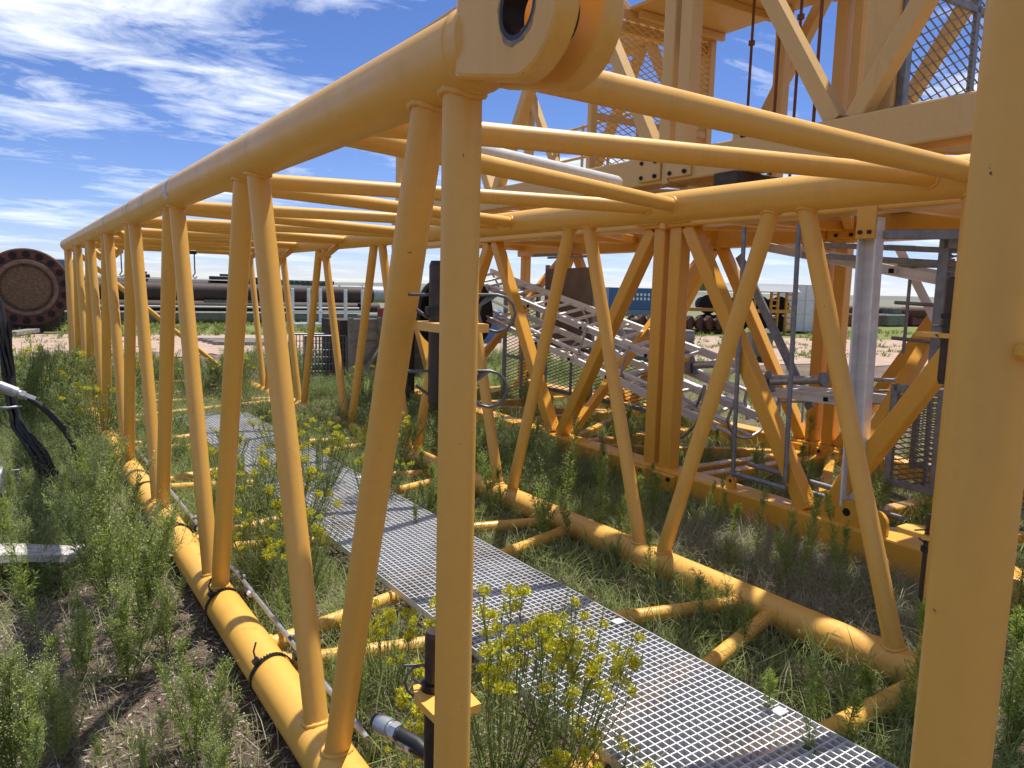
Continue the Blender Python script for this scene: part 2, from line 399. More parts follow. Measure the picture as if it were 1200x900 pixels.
def fork(mb, x, y0, z, s):
    """two rounded lug plates with a pin hole; s=-1 points to -y"""
    rr, hr, yc, m = 0.124, 0.056, y0+s*0.19, 72
    for x0, x1 in ((-0.074, -0.024), (0.024, 0.074)):
        out = []; inn = []
        for i in range(m):
            t = 2*math.pi*i/m; cy, cz = math.cos(t), math.sin(t)
            if cy*s >= 0.05: o = (yc+rr*cy, z+rr*cz)
            else:      # the back half tapers into the end of the chord tube
                f = min(1.0, -(cy*s)*1.15+0.05); sg = 1 if cz >= 0 else -1
                hz = abs(cz) if f >= 1.0 else 1.0
                o = (yc-s*f*0.225, z+sg*(rr*(1-f)+0.074*f)*(1.0 if f < 1.0 else min(1.0, hz/0.52)))
            out.append(o); inn.append((yc+hr*cy, z+hr*cz))
        bv = 0.010
        def shr(o, k): return (yc+(o[0]-yc)*k, z+(o[1]-z)*k)
        rings = [[Vector((x+xx, *shr(o, k))) for o in oo] for xx, oo, k in ((x0, inn, 1), (x0, out, 0.92), (x0+bv*.3, out, 0.965), (x0+bv, out, 1), (x1-bv, out, 1), (x1-bv*.3, out, 0.965), (x1, out, 0.92), (x1, inn, 1))]
        for q in range(8):
            mb.ring_tube([rings[q], rings[(q+1) % 8]], (False, False), q in (1, 2, 3, 4, 5, 7))
    mb.box((x, y0+s*0.0, z), (0.10, 0.08, 0.13), ch=0.012)

boom = thing('boom_section', 'long amber boom section of round welded tubes lying on the weeds in front', 'boom section', (2.0, 7, 0))
CH = {'LT': (XL, ZT), 'RT': (XR, ZT), 'LB': (XL, ZB), 'RB': (XR, ZB)}
for k, (x, z) in CH.items():
    mb = MB(); y0, y1 = A0-(0.17 if z > 1 else 0.14), ENDY+0.14
    mb.lathe((x, y0, z), (0, 1, 0), [(0, 0.0), (0, RC*0.86), (0.012, RC), (0.055, RC), (0.060, RC+0.0025), (0.070, RC+0.0025), (0.075, RC), (y1-y0-0.012, RC), (y1-y0, RC*0.9), (y1-y0, 0)], 48)
    c = mb.build('chord', M_JIB, boom)
    if z < 1: continue
    fb = MB(); fork(fb, x, y0, z, -1); lug = fb.build('fork_lug', M_JIB, boom)
    sc_ = MB(); n_ = 36
    for xs_ in (-0.0745, 0.0745):
        rg_ = [[Vector((x+xs_, y0-0.19+(0.0562+(k_*(0.004+0.002*math.sin(i_*.9)+0.0015*math.sin(i_*2.3)+(0.006*max(0, -math.sin(2*math.pi*i_/n_))**3))))*math.cos(2*math.pi*i_/n_), z+(0.0562+(k_*(0.004+0.002*math.sin(i_*.9)+0.0015*math.sin(i_*2.3)+(0.006*max(0, -math.sin(2*math.pi*i_/n_))**3))))*math.sin(2*math.pi*i_/n_))) for i_ in range(n_)] for k_ in (0, 1)]
        sc_.ring_tube(rg_, (False, False), False)
    sc_.build('worn_rim', M_SCUFF, lug)['kind'] = 'stuff'
    for xo in (-0.049, 0.049):
        b = MB(); b.lathe((x+xo-0.0245, y0-0.19, z), (1, 0, 0), [(0, 0.0555), (0.049, 0.0555), (0.049, 0.047), (0, 0.047), (0, 0.0555)], 40); b.build('pin_bushing', M_DARK, lug)
for k in range(NP+1):
    ya = A0+PAN*k; yb = ya+PAN/2; o = 0.075
    # left face: apex on the top chord at ya, foot on the bottom chord at yb
    if k < NP:
        lacing('diagonal_tube', (XL, ya+o, ZT), (XL, yb-o, ZB), CH['LT'], CH['LB'], boom, M_JIB)
        lacing('diagonal_tube', (XL, yb+o, ZB), (XL, ya+PAN-o, ZT), CH['LB'], CH['LT'], boom, M_JIB)
        lacing('diagonal_tube', (XR, ya+o, ZB), (XR, yb-o, ZT), CH['RB'], CH['RT'], boom, M_JIB)
        lacing('diagonal_tube', (XR, yb+o, ZT), (XR, ya+PAN-o, ZB), CH['RT'], CH['RB'], boom, M_JIB)
        # top plane zigzag
        lacing('cross_tube', (XR, ya+o, ZT), (XL, yb-o, ZT), CH['RT'], CH['LT'], boom, M_JIB, 0.038)
        lacing('cross_tube', (XL, yb+o, ZT), (XR, ya+PAN-o, ZT), CH['LT'], CH['RT'], boom, M_JIB, 0.038)
        # bottom plane zigzag
        lacing('cross_tube', (XL, ya+o, ZB), (XR, yb-o, ZB), CH['LB'], CH['RB'], boom, M_JIB, 0.036)
        lacing('cross_tube', (XR, yb+o, ZB), (XL, ya+PAN-o, ZB), CH['RB'], CH['LB'], boom, M_JIB, 0.036)
for y in (A0-0.05, ENDY+0.05):
    for x, a, b in ((XL, 'LT', 'LB'), (XR, 'RT', 'RB')):
        lacing('end_post', (x, y, ZT), (x, y, ZB), CH[a], CH[b], boom, M_JIB, 0.0435)
    for z, a, b in ((ZT, 'LT', 'RT'), (ZB, 'LB', 'RB')):
        lacing('end_strut', (XL, y-0.005, z), (XR, y-0.005, z), CH[a], CH[b], boom, M_JIB, 0.040)
lacing('end_brace', (XL, ENDY+0.05, ZT), (XR, ENDY+0.05, ZB), CH['LT'], CH['RB'], boom, M_JIB, 0.036)
# short cable-guide stubs under the top chords
for k in (4, 5, 6):
    for x, s in ((XL, 1), (XR, -1)):
        y = A0+PAN*k+(-0.25 if s > 0 else 0.15)
        mb = MB(); p = Vector((x+s*0.05, y, ZT-0.05)); q = p+Vector((s*0.17, -0.03, -0.13)); mb.tube(p, q, 0.034, 20)
        mb.box(q, (0.11, 0.012, 0.11), Matrix.Rotation(R(45)*s, 3, 'Y')); mb.build('guide_stub', M_JIB, boom)
# pin holder plates on the near posts
for x, s in ((XL, 1), (XR, 1)):
    for z in ((1.60, 0.655) if x == XL else (1.55, 0.70)):
        mb = MB(); c = Vector((x+0.016, A0+0.080, z))
        mb.prism([c+Vector((-0.050, -0.115, 0)), c+Vector((0.075, -0.115, 0)), c+Vector((0.085, 0.0, 0)), c+Vector((0.045, 0.05, 0)), c+Vector((-0.030, 0.05, 0)), c+Vector((-0.050, 0.0, 0))], (0, 0, 0.020))
        mb.build('pin_holder', M_JIB, boom)
# worn white tape wraps on the left top chord
for y, w, a0, a1 in ((4.48, 0.10, 100, 215), (5.32, 0.07, 95, 200), (6.0, 0.10, 95, 190), (7.4, 0.05, 95, 200)):
    mb = MB(); n = 18
    rg = [[Vector((XL+(RC+0.0015)*math.cos(R(a0+(a1-a0)*i/n)), y+dy*(1+0.12*math.sin(i*2.3+dy*90)), ZT+(RC+0.0015)*math.sin(R(a0+(a1-a0)*i/n)))) for i in range(n+1)] for dy in (-w/2, w/2)]
    mb.add(rg[0]+rg[1], [(i, i+1, n+2+i, n+1+i) for i in range(n)], True); mb.build('worn_sticker', M_STICK, boom)

# ------------------------------------------------------------------ neighbouring boom section at the right edge, only its end post shows
nb = thing('boom_section', 'thick amber post of the next boom section filling the right edge', 'boom section', (0.945, 0.39, 0))
NX, NY = 0.943, 0.391
nch = {'T': (NX, ZT), 'B': (NX, ZB)}
for z in (ZT, ZB):
    mb = MB(); mb.lathe((NX, NY+0.05, z), (0, -1, 0), [(0, 0), (0, RC*.9), (0.012, RC), (1.6, RC), (1.6, 0)], 40); mb.build('chord', M_JIB, nb)
lacing('end_post', (NX, NY, ZT), (NX, NY, ZB), nch['T'], nch['B'], nb, M_JIB, 0.0428, 48)
ur = Vector((CR.x, CR.y, 0)).normalized(); uf = Vector((-ur.y, ur.x, 0))
mb = MB(); c = Vector((NX, NY, 1.648))+ur*0.034-uf*0.054
mb.box(c, (0.080, 0.045, 0.018), Matrix((ur, uf, Vector((0, 0, 1)))).transposed(), ch=0.005); mb.build('pin_holder', M_JIB, nb)

# ------------------------------------------------------------------ stored connecting pins with spring cotters
def pin(x, y, z0, z1, label, cot):
    t = thing('connecting_pin', label, 'pin', (x, y, z0), 'stored connecting pins')
    mb = MB(); mb.lathe((x, y, z0), (0, 0, 1), [(0, 0), (0, 0.017), (0.02, 0.024), (z1-z0-0.012, 0.024), (z1-z0, 0.020), (z1-z0, 0)], 28); mb.build('shaft', M_PIN, t)
    mb = MB(); mb.lathe((x, y, (z0+z1)/2+0.05), (0, 0, 1), [(0, 0.024), (0, 0.033), (0.020, 0.033), (0.020, 0.024)], 28); mb.build('collar', M_DARK, t)
    for z, ln in cot:
        mb = MB(); d = Vector((0.86, -0.50, 0.02)); u = Vector((0, 0, 1)); c = Vector((x, y-0.002, z))
        pts = [c-d*0.075, c, c+d*(ln-0.02)]
        for i in range(13):
            a = R(90-i*30); pts.append(c+d*(ln+0.045*math.cos(a))+u*(-0.045+0.045*math.sin(a)))
        pts += [c+d*0.05-u*0.055, c-d*0.02-u*0.06, c-d*0.055-u*0.035]
        mb.path(pts, 0.0038, 8); mb.build('spring_cotter', M_WIRE, t)
pin(0.872, 1.585, 1.405, 1.765, 'dark upright pin with wire cotters high behind the left front post', ((1.685, 0.14), (1.50, 0.125)))
pin(0.874, 1.59, 0.42, 0.83, 'dark upright pin low behind the left front post among the yellow flowers', ((0.74, -0.03),))
pin(XR+0.005, 1.505, 1.36, 1.80, 'black upright pin high at the left rim of the thick right post', ((1.60, 0.03),))
pin(XR+0.005, 1.495, 0.38, 0.805, 'black upright pin low at the left rim of the thick right post', ((0.74, 0.03),))

# ------------------------------------------------------------------ walkway grating on the bottom cross tubes
GX0, GX1, GY0, GY1, GZ = 1.60, 2.36, 0.55, 9.05, 0.172
wg = thing('walkway_grating', 'long zinc bar grating walkway lying on the bottom cross tubes', 'grating', (1.98, 4.5, 0.13))
for x in (GX0, GX1):
    mb = MB(); mb.box((x, (GY0+GY1)/2, GZ-0.014), (0.004, GY1-GY0, 0.034)); mb.build('edge_bar', M_GRATE, wg)
for y in (GY0, GY1):
    mb = MB(); mb.box(((GX0+GX1)/2, y, GZ-0.014), (GX1-GX0+.004, 0.004, 0.034)); mb.build('edge_bar', M_GRATE, wg)
mb = MB(); st = 0.0345
nbx = int((GX1-GX0)/st); nby = int((GY1-GY0)/st)
for i in range(1, nbx): mb.box((GX0+(GX1-GX0)*i/nbx, (GY0+GY1)/2, GZ-0.0155), (0.0050, GY1-GY0-.01, 0.030))
g1 = mb.build('bearing_bars', M_GRATE, wg); g1['kind'] = 'stuff'
mb = MB()
for j in range(1, nby): mb.box(((GX0+GX1)/2, GY0+(GY1-GY0)*j/nby, GZ-0.0125), (GX1-GX0-.006, 0.0048, 0.026))
g2 = mb.build('cross_bars', M_GRATE, wg); g2['kind'] = 'stuff'
for y in (1.55, 2.43, 3.9, 5.5):
    for x in (GX1-0.05, GX0+0.05):
        mb = MB(); mb.box((x, y, GZ+0.004), (0.055, 0.045, 0.006), ch=0.002); mb.box((x, y, GZ-0.02), (0.012, 0.012, 0.05)); mb.build('saddle_clip', M_ALU, wg)

# ------------------------------------------------------------------ hydraulic line strapped to the left bottom chord
hl = thing('hydraulic_line', 'thin grey hydraulic pipe strapped along the left bottom tube', 'pipe', (XL+0.13, 4, 0.1))
mb = MB(); hx, hz = XL+0.128, 0.150
mb.path([(hx, 2.25, hz-.01), (hx, 3.0, hz), (hx+.004, 4.4, hz+.004), (hx, 6.0, hz), (hx, 8.2, hz)], 0.0115, 12); mb.build('pipe', M_GALV, hl)
mb = MB(); mb.path([(hx+0.03, 2.3, hz-.04), (hx+0.035, 4, hz-.035), (hx+.03, 8, hz-.04)], 0.009, 8); mb.build('hose', M_RUBBER, hl)
for y in (2.93, 3.72, 4.9, 6.1, 7.6):
    mb = MB(); pts = []
    for i in range(25):
        a = 2*math.pi*i/24; pts.append((XL+(RC+0.004)*math.cos(a), y+0.012*math.sin(a*2), ZB+(RC+0.004)*math.sin(a)))
    n = len(pts)-1
    for k in range(n):
        p, q = Vector(pts[k]), Vector(pts[k+1]); m_ = (p+q)/2
        mb.prism([p+Vector((0, -0.011, 0)), p+Vector((0, 0.011, 0)), q+Vector((0, 0.011, 0)), q+Vector((0, -0.011, 0))], (m_-Vector((XL, y, ZB))).normalized()*0.003)
    # ratchet teeth, buckle and tail
    for i in range(14):
        a = R(20+i*8); c = Vector((XL+(RC+0.008)*math.cos(a), y, ZB+(RC+0.008)*math.sin(a))); mb.box(c, (0.005, 0.016, 0.006), Matrix.Rotation(-a, 3, 'Y'))
    a = R(128); c = Vector((XL+(RC+0.014)*math.cos(a), y, ZB+(RC+0.014)*math.sin(a))); mb.box(c, (0.020, 0.032, 0.030), Matrix.Rotation(-a, 3, 'Y'), ch=.003)
    mb.path([c, c+Vector((-0.005, 0.02, 0.035)), c+Vector((0.012, 0.045, 0.06))], 0.004, 6)
    mb.build('band_strap', M_DARK, hl)
    mb = MB(); mb.box((hx-0.006, y+0.02, hz-0.012), (0.05, 0.05, 0.035), ch=.006); mb.box((hx+.01, y+0.15, hz), (0.034, 0.045, 0.034), ch=.006); mb.build('pipe_clamp', M_RUBBER, hl)
    mb = MB(); mb.lathe((hx+.01, y+.15, hz+.018), (0, 0, 1), [(0, 0), (0, .007), (.012, .007), (.012, 0)], 8)
    mb.lathe((hx-0.01, y-0.05, hz-0.005), (0, 1, 0), [(0, 0), (0, .014), (.035, .014), (.035, 0)], 6, smooth=False); mb.build('clamp_bolt', M_ALU, hl)
hc = thing('hydraulic_coupling', 'pair of steel hydraulic couplings at the foot of the left front post', 'coupling', (0.96, 1.9, 0.3))
for k, (p, q) in enumerate(((at_depth(443, 846, 2.32), at_depth(512, 884, 2.18)), (at_depth(468, 866, 2.36), at_depth(520, 898, 2.22)))):
    d = (q-p).normalized(); mb = MB(); s_ = 1.0 if k == 0 else 0.8
    mb.lathe(p, d, [(h*s_, r*s_) for h, r in ((0, 0), (0, 0.021), (0.004, 0.026), (0.05, 0.026), (0.052, 0.022), (0.062, 0.022))], 24)
    mb.lathe(p+d*.062*s_, d, [(h*s_, r*s_) for h, r in ((0, 0.025), (0.022, 0.025), (0.022, 0.016), (0.03, 0.016))], 6, smooth=False)
    mb.build('coupler', M_GALV, hc)
    mb = MB(); mb.lathe(p-d*.012, d, [(0, 0), (0, .02), (.012, .022)], 16); mb.build('dust_cap', M_RUBBER, hc)
    mb = MB(); e = p+d*.088*s_; mb.path([e, e+d*.07, e+d*.16+Vector((0, 0, -.03)), e+d*.25+Vector((0, 0, -.16)), e+d*.22+Vector((.05, .1, -.3))], 0.0185*s_, 14); mb.build('hose', M_RUBBER, hc)
# grey tube lying on the top cross tubes
a, b = Vector((1.35, 2.71, ZT+0.095)), Vector((2.70, 2.985, ZT+0.075))
mb = MB(); d = (b-a).normalized(); ln = (b-a).length
mb.lathe(a, d, [(0, 0), (0, .03), (.01, .034), (ln-.02, .034), (ln-.004, .029), (ln, .018), (ln, 0)], 28)
tag(mb.build('plastic_tube', M_PVC), 'pale grey tube lying on the top cross tubes of the boom', 'tube')
# small hooks hanging from the far cross tubes
for k, (px, py, lab) in enumerate(((140, 297, 'small black hook hanging left under the far end cross tubes'), (226, 298, 'small black hook hanging under the far cross tubes, the right one'))):
    p = U(px, py, Z=ZT-0.08); t = thing('lifting_hook', lab, 'hook', p, 'hooks under the boom')
    mb = MB(); mb.box(p+Vector((0, 0, .03)), (.10, .05, .06), ch=.008); mb.build('block', M_DARK, t)
    mb = MB(); q = p+Vector((.02, 0, 0)); mb.path([q, q+Vector((0, 0, -.2)), q+Vector((.004, 0, -.28)), q+Vector((-.03, 0, -.33)), q+Vector((0, 0, -.36)), q+Vector((.03, 0, -.33))], .010, 8); mb.build('hook', M_WIRE, t)

# ------------------------------------------------------------------ square-tube tower sections, two on the ground and two stacked on timbers
TX0, TK = 4.325, 0.046
def T(s, t, z): return Vector((TX0+TK*s+t, s-TK*t, z))
def UT(px, py, t=0.0):
    d = ray(px, py); q = (TX0+t)/(d.x-TK*d.y); return Vector((d.x*q, d.y*q, CAMH+d.z*q))
TW = 2.30                                 # width of a section
def tower(label, s0, sg, z0, mat, first_near, bays=4, loc=None):
    """s0: end at the joint, sg: direction along the axis, first_near: which chord the near lacing starts from"""
    L_ = 1.40; s1 = s0+sg*(L_*bays+0.12)
    t = thing('tower_section', label, 'tower section', T((s0+s1)/2, TW/2, z0))
    zb, zt = z0+0.12, z0+2.36
    for tt in (0.11, TW-0.0):
        for z in (zb, zt):
            mb = MB(); mb.shs(T(s0, tt, z), T(s1, tt, z), 0.22, 0.24, 0.016); mb.build('chord_beam', mat, t)
        for s in (s0+sg*0.085, s1-sg*0.085):
            mb = MB(); mb.shs(T(s, tt, zb+0.12), T(s, tt, zt-0.12), 0.125, 0.125, 0.012, up=(0, 1, 0)); mb.build('post', mat, t)
        hi = first_near == 'top'
        if tt > 1: hi = not hi
        for k in range(bays):
            sa, sb = s0+sg*(0.20+L_*k), s0+sg*(0.20+L_*(k+1)-0.14)
            za, zc = (zt-0.12, zb+0.12) if hi else (zb+0.12, zt-0.12)
            mb = MB(); mb.shs(T(sa, tt, za), T(sb, tt, zc), 0.115, 0.115, 0.012, up=(1, 0, 0)); mb.build('diagonal', mat, t)
            hi = not hi
    for s in (s0+sg*0.11, s0+sg*(0.11+L_), s0+sg*(0.11+2*L_), s0+sg*(0.11+3*L_), s1-sg*0.11):
        for z in (zb-0.03, zt+0.03):
            mb = MB(); mb.shs(T(s, 0.22, z), T(s, TW-0.11, z), 0.11, 0.11, 0.012); mb.build('cross_beam', mat, t)
    fl = False
    for k in range(bays):
        sa, sb = s0+sg*(0.2+L_*k), s0+sg*(0.2+L_*(k+1)-.14)
        ta, tb = (0.24, TW-0.13) if fl else (TW-0.13, 0.24)
        for z in (zb-0.03, zt+0.03):
            mb = MB(); mb.shs(T(sa, ta, z), T(sb, tb, z), 0.085, 0.085, 0.01); mb.build('plan_brace', mat, t)
        fl = not fl
    if z0 < 1:
        for s in (s0+sg*(0.11+L_), s0+sg*(0.11+3*L_)):
            mb = MB(); mb.shs(T(s, 0.26, zb+.10), T(s, TW-0.15, zt-.10), 0.09, 0.09, 0.01, up=(0, 1, 0)); mb.build('sway_brace', mat, t)
    # bolted corner lugs at the joint and pad eyes on the beams
    for tt in (0.11, TW):
        for z in (zb, zt):
            mb = MB(); mb.box(T(s0+sg*0.0, tt, z), (0.25, 0.05, 0.27), ch=.008); mb.box(T(s0+sg*.16, tt-0.128, z), (0.035, 0.26, 0.19), ch=.008); mb.build('joint_plate', mat, t)
            mb = MB()
            for ds in (0.08, 0.24):
                for dz in (-0.06, 0.06): mb.lathe(T(s0+sg*ds, tt-0.145, z+dz), (-1, 0, 0), [(0, 0), (0, .018), (.016, .018), (.016, .010), (.024, .010), (.024, 0)], 8, smooth=False)
            mb.build('joint_bolts', M_DARK, t)
    return t
TL1 = tower('square tube tower section on the ground left of the twin posts', 4.455, 1, 0.0, M_TOWER, 'top')
TR1 = tower('square tube tower section on the ground right of the twin posts', 4.435, -1, 0.0, M_TOWER, 'top')
TL2 = tower('upper tower section left of the twin posts, resting on timbers', 4.455, 1, 2.60, M_TOWER2, 'bottom')
TR2 = tower('upper tower section at top right, resting on timbers over another', 4.435, -1, 2.60, M_TOWER2, 'top')
for s, lab in ((3.75, 'dark timber bearer between the stacked towers right of the twin posts'), (0.4, 'dark timber bearer between the stacked towers behind the right post'), (5.25, 'dark timber bearer between the stacked towers left of the twin posts'), (8.6, 'dark timber bearer under the far end of the upper tower')):
    mb = MB(); mb.shs(T(s, -0.06, 2.54), T(s, TW+0.25, 2.54), 0.22, 0.118, 0.01); tag(mb.build('timber_bearer', M_TIMBER), lab, 'timber', 'timber bearers')

# pad eyes and lugs seen on the near beam
def lugplate(p, w, h, parent, mat, hole=True, th=0.03):
    mb = MB(); n = 16; o = []
    for i in range(n+1):
        a = math.pi*i/n; o.append((math.cos(a)*w/2, h-w/2+math.sin(a)*w/2))
    o = [(w/2, 0)]+o+[(-w/2, 0)]
    mb.prism([p+Vector((0, a, b)) for a, b in o], (th, 0, 0)); l_ = mb.build('lug', mat, parent)
    if hole:
        mb = MB(); mb.lathe(p+Vector((-0.001, 0, h-w/2)), (1, 0, 0), [(0, 0), (0, w*.17), (th+.002, w*.17), (th+.002, 0)], 14); mb.build('lug_hole', M_BLACK, l_)
lugplate(T(2.62, 0.02, 0.235), 0.16, 0.17, TR1, M_TOWER); lugplate(T(2.42, 0.02, 0.235), 0.15, 0.15, TR1, M_TOWER)
lugplate(T(3.62, 0.05, 0.235), 0.08, 0.10, TR1, M_TOWER); lugplate(T(3.68, 0.03, 2.84), 0.20, 0.13, TR2, M_TOWER2)
lugplate(T(6.5, TW-.05, 0.235), 0.13, 0.16, TL1, M_TOWER)
# galvanised frame of the access platform, right section
mb = MB()
af = thing('access_frame', 'pale aluminium channel post and rails bolted to the right tower section', 'frame', T(2.62, 0.1, 0.3))
def cpost(name, a, b, w, dpt, mat, parent, up):
    mb = MB(); o = [(-w/2, -dpt/2), (w/2, -dpt/2), (w/2, dpt/2), (w/2-.012, dpt/2), (w/2-.012, -dpt/2+.008), (-w/2+.012, -dpt/2+.008), (-w/2+.012, dpt/2), (-w/2, dpt/2)]
    mb.sect(a, b, o, up, 0, (True, True)); return mb.build(name, mat, parent)
cpost('channel_post', T(2.60, 0.045, 0.36), T(2.63, 0.045, 2.20), 0.125, 0.085, M_ALU, af, (-1, 0, 0))
mb = MB(); c = T(2.63, -0.008, 2.17); mb.box(c, (0.014, 0.125, 0.20), ch=.004); br = mb.build('bracket_plate', M_TOWER, af)
mb = MB()
for dy in (-.03, .03): mb.lathe(c+Vector((-.008, dy, -.06)), (-1, 0, 0), [(0, 0), (0, .014), (.014, .014), (.014, 0)], 6, smooth=False)
mb.build('bracket_bolt', M_DARK, br)
for a, b, r_ in (((2.56, .1, 2.10), (1.5, .35, 2.06), .028), ((3.5, .55, 2.10), (1.6, 1.2, 1.98), .02), ((3.5, .55, 2.02), (1.6, 1.2, 1.88), .02)):
    mb = MB(); mb.shs(T(*a), T(*b), r_*2, r_*2, .004); mb.build('top_rail', M_GALVD, af)
for s, t_, z0, z1 in ((3.60, .03, .34, 2.2), (3.13, .03, .40, 2.2), (2.55, .75, .4, 1.75)):
    mb = MB(); mb.tube(T(s-.02, t_, z0), T(s+.02, t_, z1), .0165, 14); mb.build('upright_rod', M_GALVD, af)
for a, b in (((3.62, .04, .36), (3.1, .04, .36)), ((3.58, .2, .42), (2.7, .2, .40)), ((3.2, .3, .3), (2.4, .3, .3))):
    mb = MB(); mb.tube(T(*a), T(*b), .02, 12); mb.build('foot_rail', M_GALVD, af)

def expanded(mb, o, u, v, w, h, cu=0.05, cv=0.07, sw=0.010):
    """expanded metal: zigzag strands in the plane o + u*w x v*h, cells cv wide and cu high"""
    u = Vector(u).normalized(); v = Vector(v).normalized(); nrm = u.cross(v)*0.003
    nv = int(w/cv); cw = w/nv; nu = int(h/cu*2); ch = h/nu
    for j in range(nv):
        p = None
        for i in range(nu+1):
            q = o+u*(cw*(j+.5)+cw*.5*(1 if (i+j) % 2 else -1))+v*(i*ch)
            if p is not None: mb.add([p-v*sw/2-nrm, p+v*sw/2+nrm, q+v*sw/2+nrm, q-v*sw/2-nrm], [(0, 1, 2, 3)])
            p = q
def mesh_screen(label, o, u, v, w, h, mat, fmat, fw=0.045, bars=(), cu=.05, cv=.075, hb=()):
    o = Vector(o); u = Vector(u).normalized(); v = Vector(v).normalized()
    t = thing('mesh_screen', label, 'mesh screen', o)
    for a, b in ((o, o+u*w), (o+v*h, o+v*h+u*w), (o-v*fw/2, o+v*(h+fw/2)), (o+u*w-v*fw/2, o+u*w+v*(h+fw/2))):
        mb = MB(); mb.shs(a, b, fw, fw*.8, .005, up=u.cross(v)); mb.build('frame_bar', fmat, t)
    for k in bars:
        mb = MB(); mb.shs(o+u*w*k, o+u*w*k+v*h, fw*.8, fw*.5, .004, up=u.cross(v)); mb.build('frame_bar', fmat, t)
    for k in hb:
        mb = MB(); mb.shs(o+v*h*k, o+v*h*k+u*w, fw*.8, fw*.5, .004, up=u.cross(v)); mb.build('frame_bar', fmat, t)
    mb = MB(); expanded(mb, o, u, v, w, h, cu, cv); m_ = mb.build('expanded_mesh', mat, t); m_['kind'] = 'stuff'
    return t
UA = T(1, 0, 0)-T(0, 0, 0); UC = T(0, 1, 0)-T(0, 0, 0)
mesh_screen('dull zinc mesh screen low behind the leaning brace at right', T(2.72, 0.62, 0.44), -UA, (0, 0, 1), 0.95, 0.66, M_GALVD, M_GALVD, .05, (0.33, 0.8), .036, .055)
mesh_screen('narrow zinc mesh screen high beside the thick right post', T(2.30, 0.30, 1.30), -UA, (0, 0, 1), 0.6, 0.74, M_GALVD, M_GALVD, .06, (), .036, .055)
p = UT(1058, 104, 0.30); p.z = 2.87
mesh_screen('sky-backed mesh screen in a dark frame at top right above the boom', p, UC, (0, 0, 1), 1.25, 1.25, M_GALVD, M_GALVD, .06, (0.62,), .07, .075, (0.62,))
p = UT(596, 466, 1.65); p.z = .42
mesh_screen('tall zinc mesh screen behind the ladder left of the plywood sheet', UT(590, 465, 1.65), -UA, (0, 0, 1), .90, 1.72, M_GALVD, M_GALVD, .06, (.55,), .05, .08, (.38,))
p = T(7.0, .45, 2.92)
mesh_screen('amber mesh screen high behind the fork lug', T(6.0, .42, 2.90), UC, (0, 0, 1), 1.62, 1.62, M_TOWER2, M_TOWER2, .08, (), .06, .065, (.35,))
mesh_screen('long low zinc mesh screen lying along the far side behind the ladder', T(8.9, 1.75, .30), -UA, (0, 0, 1), 2.7, .62, M_GALVD, M_GALVD, .05, (.33, .66), .045, .07)
mesh_screen('zinc mesh screen at the far side of the right tower beside the channel post', T(3.3, 1.95, .30), -UA, (0, 0, 1), 1.7, .72, M_GALVD, M_GALVD, .05, (.5,), .045, .07)
rf = thing('tubular_guardrail', 'grey tubular rail frames hanging high in the right tower section', 'guardrail', T(2.6, 1.3, 1.2))
for t_ in (1.15, 1.75):
    for z_ in (1.35, 1.62, 1.90):
        mb = MB(); mb.tube(T(3.1, t_, z_+.06), T(1.4, t_, z_), .014, 8); mb.build('rail', M_GALVD, rf)
    for k in range(6):
        mb = MB(); mb.tube(T(3.0-k*.3, t_, 1.30), T(3.0-k*.3, t_, 2.0), .013, 8); mb.build('upright', M_GALVD, rf)
for a_, b_ in (((3.2, 1.3, 2.1), (2.1, 1.1, .5)), ((2.6, .9, 1.6), (2.3, .9, .9))):
    mb = MB(); mb.shs(T(*a_), T(*b_), .05, .05, .004, up=(1, 0, 0)); mb.build('strut', M_ALU, rf)
# heavy column and deck plate in the upper right section
uc = thing('climbing_column', 'broad amber column standing on the upper right tower beam', 'column', T(2.68, .3, 2.84))
mb = MB(); mb.shs(T(2.80, .33, 2.842), T(2.80, .33, 4.9), .20, .22, .016, up=(0, 1, 0)); mb.build('shaft', M_TOWER2, uc)
mb = MB(); mb.shs(T(3.18, .75, 2.86), T(3.18, .75, 4.9), .14, .14, .012, up=(0, 1, 0)); mb.build('rear_shaft', M_TOWER2, uc)
mb = MB(); mb.box(T(2.80, .33, 2.855), (.36, .36, .022), ch=.004); mb.build('base_plate', M_TOWER2, uc)
mb = MB()
for dx in (-.15, .15):
    for dy in (-.15, .15): mb.lathe(T(2.80, .33, 2.866)+Vector((dx, dy, 0)), (0, 0, 1), [(0, 0), (0, .02), (.02, .02), (.02, 0)], 6, smooth=False)
mb.build('anchor_bolts', M_DARK, uc)
dk = thing('deck_box', 'amber boxed deck frame hanging high behind the twin posts', 'deck', T(5.6, 1.4, 3.0))
a = T(4.9, 1.2, 3.0)
for (s, t_) in ((5.0, 2.0), (6.1, 2.08)):
    mb = MB(); mb.shs(T(s, t_, 2.86), T(s, t_, 4.53), .12, .12, .01, up=(0, 1, 0)); mb.build('post', M_TOWER2, dk)
for z in (4.42, 3.75):
    mb = MB(); mb.shs(T(6.1, .8, z), T(6.1, 2.02, z), .1, .12, .01); mb.build('rail', M_TOWER2, dk)
mb = MB(); mb.box(T(5.2, 1.5, 4.56), (1.3, 1.6, .03)); mb.build('deck_plate', M_TOWER2, dk)
for s in (4.5, 5.2, 5.9):
    mb = MB(); mb.shs(T(s, .9, 4.505), T(s, 2.1, 4.505), .06, .075, .008); mb.build('joist', M_TOWER2, dk)
